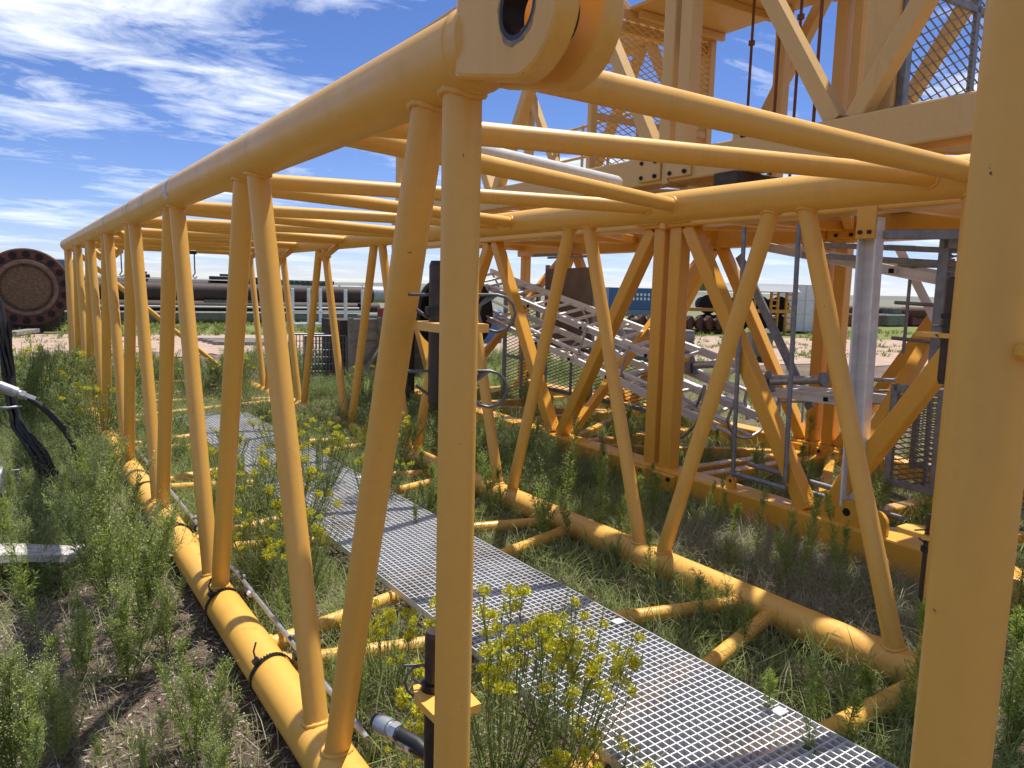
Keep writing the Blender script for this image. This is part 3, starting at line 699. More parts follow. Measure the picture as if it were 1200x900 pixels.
# thin hanging tie rods in the upper right section
for px, y0_, t_ in ((918, 90, 1.0), (880, 190, 1.5), (962, 130, .8), (940, 110, 1.3)):
    b_ = UT(px-8, y0_, t_); s = b_.y+TK*t_
    mb = MB(); mb.tube(T(s, t_, 2.70), T(s, t_, 4.85), .013, 10); mb.box(T(s, t_, 4.1), (.04, .05, .05), ch=.005); mb.build('tie_rod', M_RUSTB, TR2)
# hoop ladder frames far up left between the cross tubes
rl = thing('guard_rail', 'thin amber guard rails seen against the sky behind the fork lug', 'guard rail', T(8.6, 1.6, 2.9))
for s in (7.6, 8.2, 8.8, 9.4):
    mb = MB(); mb.tube(T(s, TW+.1, 2.84), T(s, TW+.1, 4.1), .022, 10); mb.build('baluster', M_TOWER2, rl)
for z in (3.25, 3.65, 4.08):
    mb = MB(); mb.tube(T(7.4, TW+.1, z), T(9.8, TW+.1, z), .02, 10); mb.build('rail', M_TOWER2, rl)

# ladders inside the lower sections
def ladder(label, p0, p1, side, w, mat, rung=0.28, cage=False):
    p0 = Vector(p0); p1 = Vector(p1); side = Vector(side).normalized(); d = (p1-p0).normalized(); nrm = side.cross(d).normalized()
    t = thing('ladder', label, 'ladder', p1)
    for k in (0, 1):
        cpost('rail', p0+side*w*k, p1+side*w*k, 0.072, 0.032, mat, t, side*(1 if k else -1))
    n = int((p1-p0).length/rung)
    for i in range(n):
        c = p0+d*(rung*(i+.5)); mb = MB(); mb.shs(c, c+side*w, .034, .03, .004, up=nrm); mb.build('rung', mat, t)
        if i % 2 == 0:
            mb = MB(); mb.box(c-side*0.044, (.012, .034, .034)); mb.build('rung_hole', M_BLACK, t)
    if cage:
        if nrm.z > 0: nrm = -nrm
        for k, (a_, r_) in enumerate(((200, .34), (235, .36), (270, .36), (305, .36), (340, .34))):
            off = side*(w/2+r_*math.cos(R(a_)))+nrm*(-r_*math.sin(R(a_))+.15)
            mb = MB(); mb.tube(p0+off, p1+off, .019, 8); mb.build('cage_bar', M_ALU, t)
        m = int((p1-p0).length/.7)
        for i in range(m+1):
            c = p0+d*((p1-p0).length*i/m); pts = [c-side*.0]
            for q in range(11):
                a_ = R(195+15*q); pts.append(c+side*(w/2+.36*math.cos(a_))+nrm*(-.36*math.sin(a_)+.15))
            pts.append(c+side*w); mb = MB(); mb.path(pts, .014, 8); mb.build('cage_hoop', M_GALV, t)
    return t
ladder('long aluminium ladder with safety cage sloping down inside the left tower section', T(9.4, .80, 1.87), T(4.25, .80, .86), UC+Vector((0, 0, .22)), .46, M_ALU, .28, True)
ladder('aluminium ladder high inside the right tower section behind the channel post', T(4.15, .80, 2.13), T(2.0, .80, 1.735), UC, .40, M_ALU, .28)
ladder('short aluminium ladder end lying level in the middle of the right tower section', T(4.05, .80, .90), T(3.12, .80, .93), UC, .40, M_ALU, .28)
ladder('silver stair section lying under the long ladder in the left tower section', UT(560, 368, .62), UT(838, 500, .62), UC+Vector((0, 0, .1)), .55, M_ALU, .34)
ladder('silver stair section leaning behind the long ladder at the far side', T(8.8, 1.5, 1.05), T(5.1, 1.5, .35), UC+Vector((0, 0, .3)), .5, M_GALV, .34)
# pipe stubs with flanged ends on bolted yellow plates
for k, (pa, pb, tt, lab) in enumerate((((905, 447), (965, 445), .55, 'grey flanged pipe stub level on the short ladder end'), ((815, 428), (846, 427), .75, 'grey flanged pipe stub beside the twin posts'))):
    a, b = UT(*pa, tt), UT(*pb, tt); t = thing('pipe_stub', lab, 'pipe stub', a); d = (b-a).normalized()
    mb = MB(); mb.tube(a, b, .032, 18); mb.build('tube', M_GALV, t)
    mb = MB(); mb.lathe(b-d*.01, d, [(0, 0), (0, .055), (.022, .055), (.022, 0)], 20); mb.build('end_flange', M_GALVD, t)
    mb = MB(); mb.box(a-d*.02, (.03, .04, .17), Matrix.Rotation(R(-20), 3, 'X'), ch=.004); mb.box(a-d*.06+Vector((0, 0, -.02)), (.10, .07, .10), ch=.006); mb.build('saddle_plate', M_GALVD, t)
    mb = MB(); mb.box(a-d*.13, (.03, .12, .15), ch=.004); mb.build('bolted_plate', M_TOWER, t)
# bent handrail hoop below the twin posts
mb = MB(); mb.path([UT(795, 432, .5), UT(790, 452, .5), UT(800, 466, .5), UT(816, 476, .5), UT(826, 452, .5)], .016, 10)
mb.path([UT(826, 452, .5), UT(824, 478, .5), UT(815, 498, .5), UT(800, 512, .5), UT(785, 518, .5)], .016, 10)
tag(mb.build('handrail_hoop', M_GALV), 'bent grey handrail hoop hanging beside the twin posts', 'handrail')
hp = []
mb = MB(); hp = [UT(x_, y_, 1.5) for x_, y_ in ((876, 492), (873, 470), (876, 452), (884, 444), (900, 441), (960, 443), (1090, 447))]; mb.path(hp, .016, 10)
for dy in (8, 17): mb.path([UT(x_, y_+dy*1.6, 1.5) for x_, y_ in ((884, 444), (960, 443), (1090, 447))], .012, 8)
for x_ in (890, 915, 942, 1010, 1050): mb.tube(UT(x_, 443, 1.5), UT(x_-2, 495, 1.5), .010, 8)
tag(mb.build('tubular_guardrail', M_GALV), 'low grey tubular guardrail behind the right tower ladder', 'guardrail')
mb = MB(); mb.shs(UT(866, 300, 1.75), UT(950, 478, 1.75), .085, .03, .004, up=(1, 0, 0))
tag(mb.build('steel_strap', M_GALVD), 'flat dull steel strap leaning down across the right tower section', 'strap')
# plywood sheet beside the mesh screen
pw = thing('plywood_board', 'stained brown plywood board standing inside the left tower section', 'board', UT(660, 470, 1.6))
mb = MB(); p = UT(637, 414, 1.6); q = UT(691, 408, 1.6); mb.prism([p, q, Vector((q.x, q.y, 2.02)), Vector((p.x, p.y, 2.0))], (.02, 0, 0)); mb.build('sheet', M_PLY, pw)
for pp in (p, q):
    mb = MB(); mb.shs(Vector((pp.x+.03, pp.y, .24)), Vector((pp.x+.03, pp.y, 2.06)), .05, .05, .004, up=(0, 1, 0)); mb.build('upright', M_GALVD, pw)
mb = MB(); mb.shs(Vector((p.x+.03, p.y, 2.16)), Vector((q.x+.03, q.y, 2.16)), .03, .03, .004); mb.shs(Vector((p.x+.03, p.y+.35, 2.20)), Vector((p.x+.03, p.y-.5, 2.20)), .05, .04, .004); mb.build('top_rail', M_GALVD, pw)

# ------------------------------------------------------------------ background yard
def dist_at(p): return (Vector(p)-Vector((0, 0, CAMH))).dot(CF)
def G(px, py): return U(px, py, Z=0.0)
# big flange at the left edge
fc = at_depth(31, 337, 27.5); fn = Vector((-0.10, -0.99, 0.0)).normalized()
fl = thing('flanged_pipe', 'huge rusty bolted flange plugged with dried mud at the left edge', 'flange', (fc.x, fc.y, 0))
FR = 1.20
mb = MB(); mb.lathe(fc, -fn, [(0, FR*.70), (0, FR*.97), (0.03, FR), (0.24, FR), (0.27, FR*.97), (0.27, FR*.6)], 64); mb.build('flange_disc', M_RUST, fl)
mb = MB(); mb.lathe(fc, fn, [(0, FR*.72), (0.07, FR*.71), (0.08, FR*.68), (0.07, FR*.62), (-0.10, FR*.60), (-0.10, FR*.50)], 64); mb.build('hub_ring', simple('grey_rust', (0.17, 0.115, 0.085), 0.8, 0, 0.5, 5, 0.4, second=(0.09, .05, .035)), fl)
mb = MB(); mb.lathe(fc-fn*.05, fn, [(0, FR*.56), (0.02, FR*.52), (0.035, FR*.3), (0.03, 0.001)], 48); mb.build('mud_plug', M_CLAY, fl)
x_, y_ = basis(fn)
for k in range(18):
    a = 2*math.pi*(k+.4)/18; c = fc+(x_*math.cos(a)+y_*math.sin(a))*FR*.845+fn*.004
    mb = MB(); mb.lathe(c, fn, [(0, .105), (0.012, .105), (0.012, 0.0)], 18); mb.build('bolt_hole', M_BLACK, fl)
mb = MB(); mb.tube(fc-fn*.2, fc-fn*5.5+Vector((0, 0, 0)), FR*.66, 40); mb.build('pipe_body', M_RUST, fl)
for q in (1.0, 4.2):
    c = fc-fn*q; c.z = 0
    mb = MB(); mb.box((c.x, c.y, (fc.z-FR*.66)/2), (1.6, .3, fc.z-FR*.66+.02), ch=.02); mb.build('cradle', M_TIMBER, fl)
# blue grey shed behind it
sp = G(40, 383.5); sh = thing('site_cabin', 'blue grey corrugated cabin behind the rusty flange', 'cabin', (sp.x, sp.y, 0))
SW0, SW1, SD, SHH = -7.0, 2.72, 33.3, 1.02
mb = MB(); mb.box(((SW0+SW1)/2, SD+1.3, 1.25), (SW1-SW0, 2.5, 2.4), ch=.03); mb.build('body', M_BLUEG, sh)
for i in range(28):
    x = SW1-.2-i*.34; mb = MB(); mb.box((x, SD+.03, 1.2), (.12, .05, 2.1), ch=.015); mb.build('rib', M_BLUEG, sh)
mb = MB(); mb.box((2.45, SD-.02, .62), (.34, .05, 1.0)); mb.build('door_hatch', M_BLACK, sh)
sg_ = MB(); sg_.box((2.45, SD-.03, 1.32), (.55, .03, .26)); sgn = sg_.build('sign_board', M_WHITE, sh)
tx = bpy.data.curves.new('sign_text', 'FONT'); tx.body = 'CRU'; tx.size = .22; tx.align_x = 'CENTER'; tx.align_y = 'CENTER'
to = bpy.data.objects.new('tmp_text', tx); col.objects.link(to)
bpy.context.view_layer.update(); dgx = bpy.context.evaluated_depsgraph_get(); tme = bpy.data.meshes.new_from_object(to.evaluated_get(dgx)); bpy.data.objects.remove(to)
tme.materials.clear(); tme.materials.append(M_DARK)
lo = place('sign_lettering', tme, sgn); lo.matrix_basis = Matrix.Translation((2.45, SD-.052, 1.32))@Matrix.Rotation(R(90), 4, 'X')
p = G(51, 386); mb = MB(); mb.box((p.x, p.y, .13), (.42, .3, .04), ch=.01); mb.box((p.x-.17, p.y, .06), (.06, .26, .11)); mb.box((p.x+.17, p.y, .06), (.06, .26, .11)); tag(mb.build('low_bench', M_WHITE), 'small white bench-like stand on the grass below the cabin', 'stand')
p, q = G(13, 395), G(41, 391); mb = MB(); mb.shs(p+Vector((0, 0, .1)), q+Vector((0, 0, .1)), .3, .12, .01); tag(mb.build('pale_beam', M_WOODX), 'pale beam lying on the grass at the far left', 'beam')

# long pipes across the background
def long_pipe(label, x0, x1, y, z, r, mat, dy=0.0, n=28, group='long pipes laid across the background'):
    t = thing('steel_pipe', label, 'pipe', ((x0+x1)/2, y, z-r), group)
    a, b = Vector((x0, y, z)), Vector((x1, y+dy, z)); d = (b-a).normalized()
    mb = MB(); mb.lathe(a, d, [(0, r*.88), (0, r), ((b-a).length, r), ((b-a).length, r*.88), ((b-a).length-.4, r*.88), ((b-a).length-.4, 0)], n); mb.build('wall', mat, t)
    mb = MB(); mb.lathe(a+d*((b-a).length*.46), d, [(0, r), (.02, r*1.015), (.06, r*1.015), (.08, r)], n); mb.build('girth_weld', mat, t)
long_pipe('fat dark brown pipe raised on trestles across the background', 1.6, 14.4, 33.6, 1.30, .37, M_RUSTP, -.9)
long_pipe('grey green pipe lying low on the grass under the brown pipe', 1.4, 15.2, 33.0, .28, .235, M_GREENPIPE, -.9)
long_pipe('dark brown pipe tucked behind the grey green pipe', 1.0, 15.0, 34.2, .62, .30, M_RUSTP, -.9)
long_pipe('thin green pipe on the trestles below the fat brown pipe', 7.0, 9.75, 32.9, .93, .065, M_GREENPIPE, 0)
long_pipe('thin pale pipe on the trestles below the fat brown pipe', 1.4, 13.5, 32.85, .70, .04, M_PVC, -.8)
long_pipe('dark pipe in the rear row above the fat brown pipe', 3.0, 10.2, 36.4, 1.50, .30, M_RUSTP, 0)
for k, (x, lab) in enumerate(((3.0, 'dark pipe trestle at the left behind the boom'), (9.9, 'dark pipe trestle near the grey tube end'), (14.0, 'dark pipe trestle at the right beside the white stakes'))):
    t = thing('pipe_trestle', lab, 'trestle', (x, 33.6, 0), 'pipe trestles')
    for z in (.84, .55):
        mb = MB(); mb.box((x, 33.6, z), (.16, 2.6, .13), ch=.01); mb.build('bearer', M_DARK, t)
    for y in (32.45, 34.7):
        mb = MB(); mb.box((x, y, .46), (.14, .14, .92), ch=.01); mb.build('leg', M_DARK, t)
for k, x in enumerate((5.0, 8.6, 9.6)):
    mb = MB(); mb.box((x, 36.2, 1.92), (.9+.3*k, .6, .16), ch=.03); mb.box((x+.1, 36.2, 2.06), (.5, .4, .1), ch=.02)
    tag(mb.build('rusty_plate_stack', M_RUSTP), ['rusty plates on the rear pipes at the left', 'rusty plates on the rear pipes in the middle', 'rusty plates on the rear pipes at the right'][k], 'plates')
# white stake rack
st0 = G(362, 384); t = thing('stake_rack', 'white stake rack in front of the background pipes', 'rack', (st0.x, st0.y, 0))
for k, px in enumerate((343, 362, 375.5, 405, 425)):
    p = at_depth(px, 370, (st0-Vector((0, 0, CAMH))).length+ (0 if k % 2 else .9)); mb = MB(); mb.box((p.x, p.y, .80), (.115, .115, 1.5), ch=.008); mb.build('stake', M_WHITE, t)
a, b = G(345, 384), G(428, 383)
for dy in (0, .95):
    mb = MB(); mb.shs(a+Vector((0, dy, .1)), b+Vector((0, dy, .1)), .14, .12, .008); mb.build('base_rail', M_WHITE, t)
mb = MB(); mb.shs(a+Vector((0, .4, .62)), b+Vector((0, .4, .62)), .1, .08, .008); mb.build('side_rail', M_PVC, t)
# green container with a white sign
t = thing('cargo_container', 'dark green container with a white sign far behind the pipes', 'container', (14, 47, 0))
mb = MB(); mb.box((15.0, 48, 1.0), (6.0, 2.4, 2.0), ch=.03); mb.build('body', M_GREEN, t)
for i in range(17):
    mb = MB(); mb.box((12.2+i*.35, 46.78, 1.0), (.14, .05, 1.8), ch=.01); mb.build('rib', M_GREEN, t)
mb = MB(); mb.box((15.4, 46.72, 1.55), (.85, .04, .26)); s_ = mb.build('sign_board', M_WHITE, t)
mb = MB(); mb.box((15.4, 46.695, 1.56), (.5, .02, .10)); mb.build('sign_mark', M_DARK, s_)
# grey tank with a pink panel
t = thing('storage_tank', 'grey horizontal tank with a faded pink panel', 'tank', (17, 36, 0))
mb = MB(); mb.lathe((14.2, 37.6, 1.28), (1, -.06, 0), [(0, 0), (0, .36), (.06, .44), (4.2, .44), (4.26, .36), (4.26, 0)], 40); mb.build('shell', M_GREYT, t)
for x in (14.65, 15.9):
    mb = MB(); mb.lathe((x, 37.6-.06*(x-14.2), 1.28), (1, -.06, 0), [(0, .44), (0, .455), (.06, .455), (.06, .44)], 40); mb.build('hoop', M_DARK, t)
n = 12; mb = MB(); rg = [[Vector((x, 37.6-.06*(x-14.2)+.448*math.cos(R(120+110*i/n))*1, 1.28+.448*math.sin(R(120+110*i/n)))) for i in range(n+1)] for x in (14.72, 15.85)]
mb.add(rg[0]+rg[1], [(i, i+1, n+2+i, n+1+i) for i in range(n)], True); mb.build('pink_panel', M_PINK, t)
for x in (14.8, 17.6):
    mb = MB(); mb.box((x, 37.5, .42), (.2, .8, .84), ch=.01); mb.build('saddle', M_DARK, t)
mb = MB(); c = G(452, 392); mb.lathe((c.x, c.y, 0), (0, 0, 1), [(0, 0), (0, .28), (.05, .3), (.3, .30), (.32, .315), (.34, .30), (.62, .30), (.64, .315), (.66, .30), (.92, .30), (.95, .28), (.95, 0)], 28); tag(mb.build('steel_drum', M_MAROON), 'maroon drum in the weeds beside the grey crate', 'drum')
# weathered crate, prop and wire basket behind the boom
def planks(parent, o, u, w, h, n, mat, vertical=False, th=.03, gap=.006):
    o = Vector(o); u = Vector(u).normalized(); z = Vector((0, 0, 1)); nrm = u.cross(z)
    for i in range(n):
        mb = MB(); j = random.uniform(-.006, .006)
        if vertical: c = o+u*(w*(i+.5)/n)+z*h/2; a, b, ww = c-z*h/2, c+z*(h/2+random.uniform(-.02, .02)), w/n-gap
        else: c = o+z*(h*(i+.5)/n)+u*w/2; a, b, ww = c-u*w/2, c+u*(w/2+random.uniform(-.02, .02)), h/n-gap
        mb.shs(a+nrm*j, b+nrm*j, th if not vertical else ww, ww if not vertical else th, .004, up=z if not vertical else nrm); mb.build('plank', mat, parent)
cb = G(408, 452); ce = G(470, 447); t = thing('wooden_crate', 'weathered grey board crate behind the boom left of the front post', 'crate', cb)
hgt = (452-374)*dist_at(cb)/FPX
planks(t, cb, ce-cb, (ce-cb).length, hgt, 3, M_WOODX); 
un = (ce-cb).normalized(); nr = un.cross(Vector((0, 0, 1)))
for k in (.02, .55, .95):
    mb = MB(); c = cb+un*(ce-cb).length*k+nr*.05; mb.shs(c, c+Vector((0, 0, hgt+.02)), .09, .06, .006, up=un); mb.build('batten', M_WOOD, t)
mb = MB(); mb.shs(cb+un*.15+nr*.11+Vector((0, 0, .1)), cb+un*((ce-cb).length*.75)+nr*.11+Vector((0, 0, hgt*.86)), .09, .05, .006, up=un); mb.build('brace', M_WOOD, t)
mb = MB(); c = cb+un*((ce-cb).length*.78)+nr*.16+Vector((0, 0, hgt*.84)); mb.box(c, (.34, .05, .2), Matrix.Rotation(R(-28), 3, 'Y'), ch=.02); mb.build('torn_wrap', M_PVC, t)
mb = MB(); c2 = (cb+ce)/2-nr*.6; mb.box((c2.x, c2.y, hgt/2), ((ce-cb).length*.9, .9, hgt*.94)); mb.build('contents', M_TIMBER, t)
cb2, ce2 = G(472, 452), G(506, 448); t = thing('wooden_crate', 'brown slatted crate half hidden behind the left front tubes', 'crate', cb2)
h2 = (452-376)*dist_at(cb2)/FPX; planks(t, cb2, ce2-cb2, (ce2-cb2).length, h2, 5, M_TIMBER); planks(t, cb2-nr*.05+un*.0, ce2-cb2, (ce2-cb2).length, h2*.9, 6, M_WOOD, True)
w0, w1 = G(358, 452), G(406, 450); t = thing('wire_basket', 'galvanised wire mesh basket standing in the weeds behind the boom', 'basket', w0); uu = (w1-w0); hw = (452-394)*dist_at(w0)/FPX
for i in range(13):
    for kk, off in ((0, 0), (1, .55)):
        c = w0+uu*(i/12)-nr*off; mb = MB(); mb.tube(c, c+Vector((0, 0, hw)), .008 if 0 < i < 12 else .02, 6); mb.build('wire', M_GALVD, t)
for j in range(8):
    for off in (0, .55):
        mb = MB(); mb.tube(w0-nr*off+Vector((0, 0, hw*j/7)), w1-nr*off+Vector((0, 0, hw*j/7)), .008 if 0 < j < 7 else .018, 6); mb.build('wire', M_GALVD, t)
# dark cable drum and blue cask behind the front post
c = at_depth(512, 345, 9.6); t = thing('cable_drum', 'dark cable drum behind the high pin left of the front post', 'drum', (c.x, c.y, 0))
mb = MB(); mb.lathe((c.x+.25, c.y+.4, 1.38), (.3, -.95, 0), [(0, 0), (0, .44), (.05, .46), (.09, .44), (.09, .28), (.5, .28), (.5, .44), (.58, .44), (.58, 0)], 36); mb.build('drum', M_DARK, t)
for dx in (-.2, .45):
    mb = MB(); mb.box((c.x+dx, c.y+.55, .55), (.1, .5, 1.1), ch=.01); mb.build('stand', M_DARK, t)
c = G(577, 402); t = thing('plastic_cask', 'blue and white cask seen between the ladder and front post', 'cask', c)
mb = MB(); mb.lathe((c.x, c.y, 0), (0, 0, 1), [(0, 0), (0, .26), (.04, .3), (1.0, .30), (1.08, .22), (1.08, 0)], 28); mb.build('shell', M_BLUE, t)
for i in range(5):
    mb = MB(); mb.box((c.x-.29, c.y-.16+i*.03, .55+.16*((i*7) % 3)), (.03, .12, .10), Matrix.Rotation(.5, 3, 'Z')); mb.build('white_mark', M_WHITE, t)
# old boards on the road edge
for i in range(4):
    p, q = G(232+i*6, 400+i*1.5), G(330+i*5, 401+i*1.5); mb = MB(); mb.shs(p+Vector((0, 0, .07)), q+Vector((0, 0, .07)), .22, .08, .006)
    tag(mb.build('old_sleeper', M_WOODX), ['old grey board on the road edge, farthest of four', 'old grey board on the road edge, second farthest of four', 'old grey board on the road edge, second nearest of four', 'old grey board on the road edge, nearest of four'][i], 'board', 'old boards at the road')
# blue perforated container, timber wall, reels, racks, white container at right
bp = G(752, 378); bd = dist_at(bp); s_ = bd/FPX
ub = Vector((CR.x, CR.y, 0)).normalized(); fb_ = Vector((ub.y*-1, ub.x, 0))
def facing_box(name, mat, parent, base, w, d, z0, z1, ch=.02):
    mb = MB(); rot = Matrix((ub, fb_, Vector((0, 0, 1)))).transposed(); c = Vector(base)+fb_*(d/2); mb.box((c.x, c.y, (z0+z1)/2), (w, d, z1-z0), rot, ch=ch); return mb.build(name, mat, parent)
t = thing('cargo_container', 'blue container with two rows of white ovals left of the twin posts', 'container', bp)
facing_box('body', M_BLUE, t, bp+ub*.2, 4.4, 2.2, .75, 2.02); facing_box('lower_panel', M_BLUEG, t, bp+ub*.2-fb_*.02, 4.3, 2.2, .35, .745)
for i in range(14):
    for j in range(2):
        c = bp+ub*(-1.2+i*.22)-fb_*.012+Vector((0, 0, 1.38+.25*j)); mb = MB(); n = 12
        mb.prism([c+ub*(.07*math.cos(a))+Vector((0, 0, .09*math.sin(a))) for a in ang(n)], -fb_*.006); mb.build('white_oval', M_WHITE, t)
wp = G(748, 424); t = thing('timber_stack', 'grey timber wall stack left of the twin posts', 'timber stack', wp); wd = dist_at(wp)/FPX
for i in range(3):
    for j in range(2):
        mb = MB(); rot = Matrix((ub, fb_, Vector((0, 0, 1)))).transposed(); mb.box(wp+ub*(-.2+j*1.02)+Vector((0, 0, .14+i*.275)), (1.0, .5, .265), rot, ch=.012); mb.build('timber', M_WOODX, t)
for i in range(11):
    px = 738+i*11.2; c = G(px, 391); mb = MB(); r_ = .30
    mb.lathe((c.x, c.y, .50), (.25, -.97, 0), [(0, 0), (0, r_), (.06, r_), (.06, r_*.6), (.55, r_*.6), (.55, r_), (.62, r_), (.62, 0)], 20); mb.box((c.x+.05, c.y+.2, .10), (.4, .6, .20))
    tag(mb.build('rusty_spool', M_RUST), 'rusty flanged spool in the row behind the twin posts', 'spool', 'row of rusty spools')
rp = G(905, 392); t = thing('reel_rack', 'yellow reel rack with black drums under a curved grey roof', 'rack', rp); rs = dist_at(rp)/FPX
def rpt(px, z, dep=0): return rp+ub*((px-905)*rs)+fb_*dep+Vector((0, 0, z))
for px in (780, 800, 858, 882, 901, 909, 919, 927):
    mb = MB(); mb.shs(rpt(px, 0), rpt(px, 1.9), .10, .10, .01, up=(0, 1, 0)); mb.build('upright', M_YRACK, t)
for a, b in ((901, 909), (919, 927)):
    for j in range(7):
        mb = MB(); mb.shs(rpt(a, .25+j*.26), rpt(b, .25+j*.26), .05, .08, .006); mb.build('rung', M_YRACK, t)
for z in (1.05,):
    mb = MB(); mb.shs(rpt(765, z), rpt(930, z), .10, .16, .01); mb.build('rail', M_YRACK, t)
for k, px in enumerate((788, 830, 845, 868, 891, 914)):
    mb = MB(); mb.lathe(rpt(px, 1.28, .3), fb_, [(0, 0), (0, .44), (.05, .44), (.05, .34), (1.1, .34), (1.1, 0)], 24); mb.build('drum', M_BLACK, t)
    mb = MB(); mb.lathe(rpt(px, .48, .3), fb_, [(0, 0), (0, .40), (.05, .40), (.05, .3), (1.1, .3), (1.1, 0)], 24); mb.build('drum', M_BLACK, t)
mb = MB(); n = 16; rows = []
for px in (826, 932):
    rows.append([rpt(px, 1.92+.36*math.sin(math.pi*i/n), -.3+2.2*i/n) for i in range(n+1)])
mb.add(rows[0]+rows[1], [(i, i+1, n+2+i, n+1+i) for i in range(n)], True)
mb.add([p+Vector((0, 0, -.03)) for p in rows[0]+rows[1]], [(i+1, i, n+1+i, n+2+i) for i in range(n)], True); mb.build('curved_roof', M_TARP, t)
cp = G(952, 391); t = thing('cargo_container', 'white container standing beyond the dirt road at right', 'container', cp); cs = dist_at(cp)/FPX
facing_box('body', M_WHITE, t, cp, 46*cs, 2.4, .08, 57*cs)
for i in range(5):
    c = cp+ub*((-21+i*10.4)*cs); facing_box('post_seam', M_PVC, t, c-fb_*.02, .05, .03, .1, 56.5*cs, 0)
for z in (22, 38):
    facing_box('seam', M_PVC, t, cp-fb_*.025, 45.5*cs, .03, z*cs, z*cs+.03, 0)
c = G(893, 425); t = thing('small_trailer', 'small dark green machine cover beyond the right tower section', 'machine', c)
facing_box('cover', M_GREENPIPE, t, c, .55, .5, .12, .85, .08); facing_box('skid', M_DARK, t, c, .5, .4, 0, .12)
# far pipe at right horizon
long_pipe('brown pipe far off between the right tower braces', 40, 52, 30, .9, .35, M_RUST, -6, group=None)
for i in range(3):
    c = Vector((44+3*i, 26, 0)); mb = MB(); mb.box((c.x, c.y, .4), (2.2, 1.5, .8), ch=.1); mb.box((c.x+.3, c.y, 1.0), (1.0, 1.2, .5), ch=.1)
    tag(mb.build('scrap_bin', [M_RUSTB, M_GREENPIPE, M_MAROON][i]), ['orange scrap bin far off at right', 'grey green scrap bin far off at right', 'maroon scrap bin far off at right'][i], 'bin')

# ------------------------------------------------------------------ hose bundle at the left edge
hb_ = thing('hose_stand', 'bundle of black hydraulic hoses hanging at the left edge', 'hose bundle', (-.05, 7.6, 0))
def hpt(px, py, dep=7.0): return at_depth(px, py, dep)
random.seed(3)
for i in range(9):
    ox = random.uniform(-5, 9); ex = 22+i*4.2; pts = [hpt(-2+ox*.4, 352, 7.1), hpt(4+ox*.5, 395, 7.05), hpt(8+ox, 430), hpt(12+ox*.8, 470), hpt(16+ox+i, 500, 6.95), hpt(26+ex*.45, 530, 6.9), hpt(30+ex*.6, 552, 6.9), Vector((hpt(40+ex*.9, 560, 6.8).x, hpt(40+ex*.9, 560, 6.8).y, .015))]
    mb = MB(); mb.path([pts[0]]+[q+Vector((random.uniform(-.01, .01), random.uniform(-.03, .03), 0)) for q in pts[1:]], .013+.004*(i % 3), 10); mb.build('hose', M_RUBBER, hb_)
mb = MB(); mb.path([hpt(30, 464, 6.9), hpt(45, 474, 6.9), hpt(60, 487, 6.9), hpt(74, 502, 6.9), hpt(85, 519, 6.9), hpt(92, 540, 6.85), Vector((hpt(97, 560, 6.8).x, hpt(97, 560, 6.8).y, .02))], .021, 14); mb.build('hose', M_RUBBER, hb_)
mb = MB(); a, b = hpt(-2, 452, 6.9), hpt(32, 465, 6.9); d = (b-a).normalized()
mb.lathe(a, d, [(0, 0), (0, .042), (.13, .042), (.135, .03), (.15, .03)], 20); mb.lathe(a+d*.15, d, [(0, .036), (.035, .036), (.035, .026), (.11, .026), (.11, 0)], 6, smooth=False); mb.build('coupling', M_GALV, hb_)
mb = MB(); mb.path([hpt(-3, 477, 6.88), hpt(8, 478, 6.85), hpt(25, 476, 6.88)], .010, 8); mb.build('tie_strap', M_GALV, hb_)
mb = MB(); mb.shs(hpt(-34, 340, 7.15)*1.0, Vector((hpt(-34, 340, 7.15).x, hpt(-34, 340, 7.15).y, 0)), .10, .10, .01, up=(0, 1, 0)); mb.build('post', M_TOWER, hb_)
mb = MB(); c = hpt(14, 566, 6.6); mb.box(c, (.10, .02, .20), ch=.004); mb.build('bracket', M_GALVD, hb_)
mb = MB(); c = hpt(2, 565, 6.55); mb.lathe(c+Vector((-.03, -.02, 0)), (1, -.2, 0), [(0, 0), (0, .16), (.03, .16), (.03, .12), (.05, .12), (.05, 0)], 28); mb.build('clamp_ring', M_GALV, hb_)
mb = MB()
for a in ang(8): mb.tube(hpt(4, 392, 7.0)+Vector((.05*math.cos(a), .05*math.sin(a), .1)), hpt(10, 440, 6.95)+Vector((.035*math.cos(a+1), .035*math.sin(a+1), 0)), .011, 6)
mb.build('hose_sleeve', M_DARK, hb_)
# weathered plank in the left weeds
mb = MB(); p, q = G(-60, 698), G(106, 672); 
n = 10
rings = []
for i in range(n+1):
    f = i/n; c = p.lerp(q, f)+Vector((0, 0, .17+.03*math.sin(f*5))); w = .125*(1-.25*f*f); u_ = (q-p).normalized(); s2 = Vector((-u_.y, u_.x, 0))
    rings.append([c-s2*w+Vector((0, 0, -.02)), c-s2*w*.9+Vector((0, 0, .018)), c-s2*w*.1+Vector((0, 0, .026)), c+s2*w*.9+Vector((0, 0, .016)), c+s2*w+Vector((0, 0, -.02))])
mb.ring_tube(rings, (True, True), False)
tag(mb.build('weathered_plank', M_ROCK), 'split weathered grey plank lying in the weeds at left', 'plank')

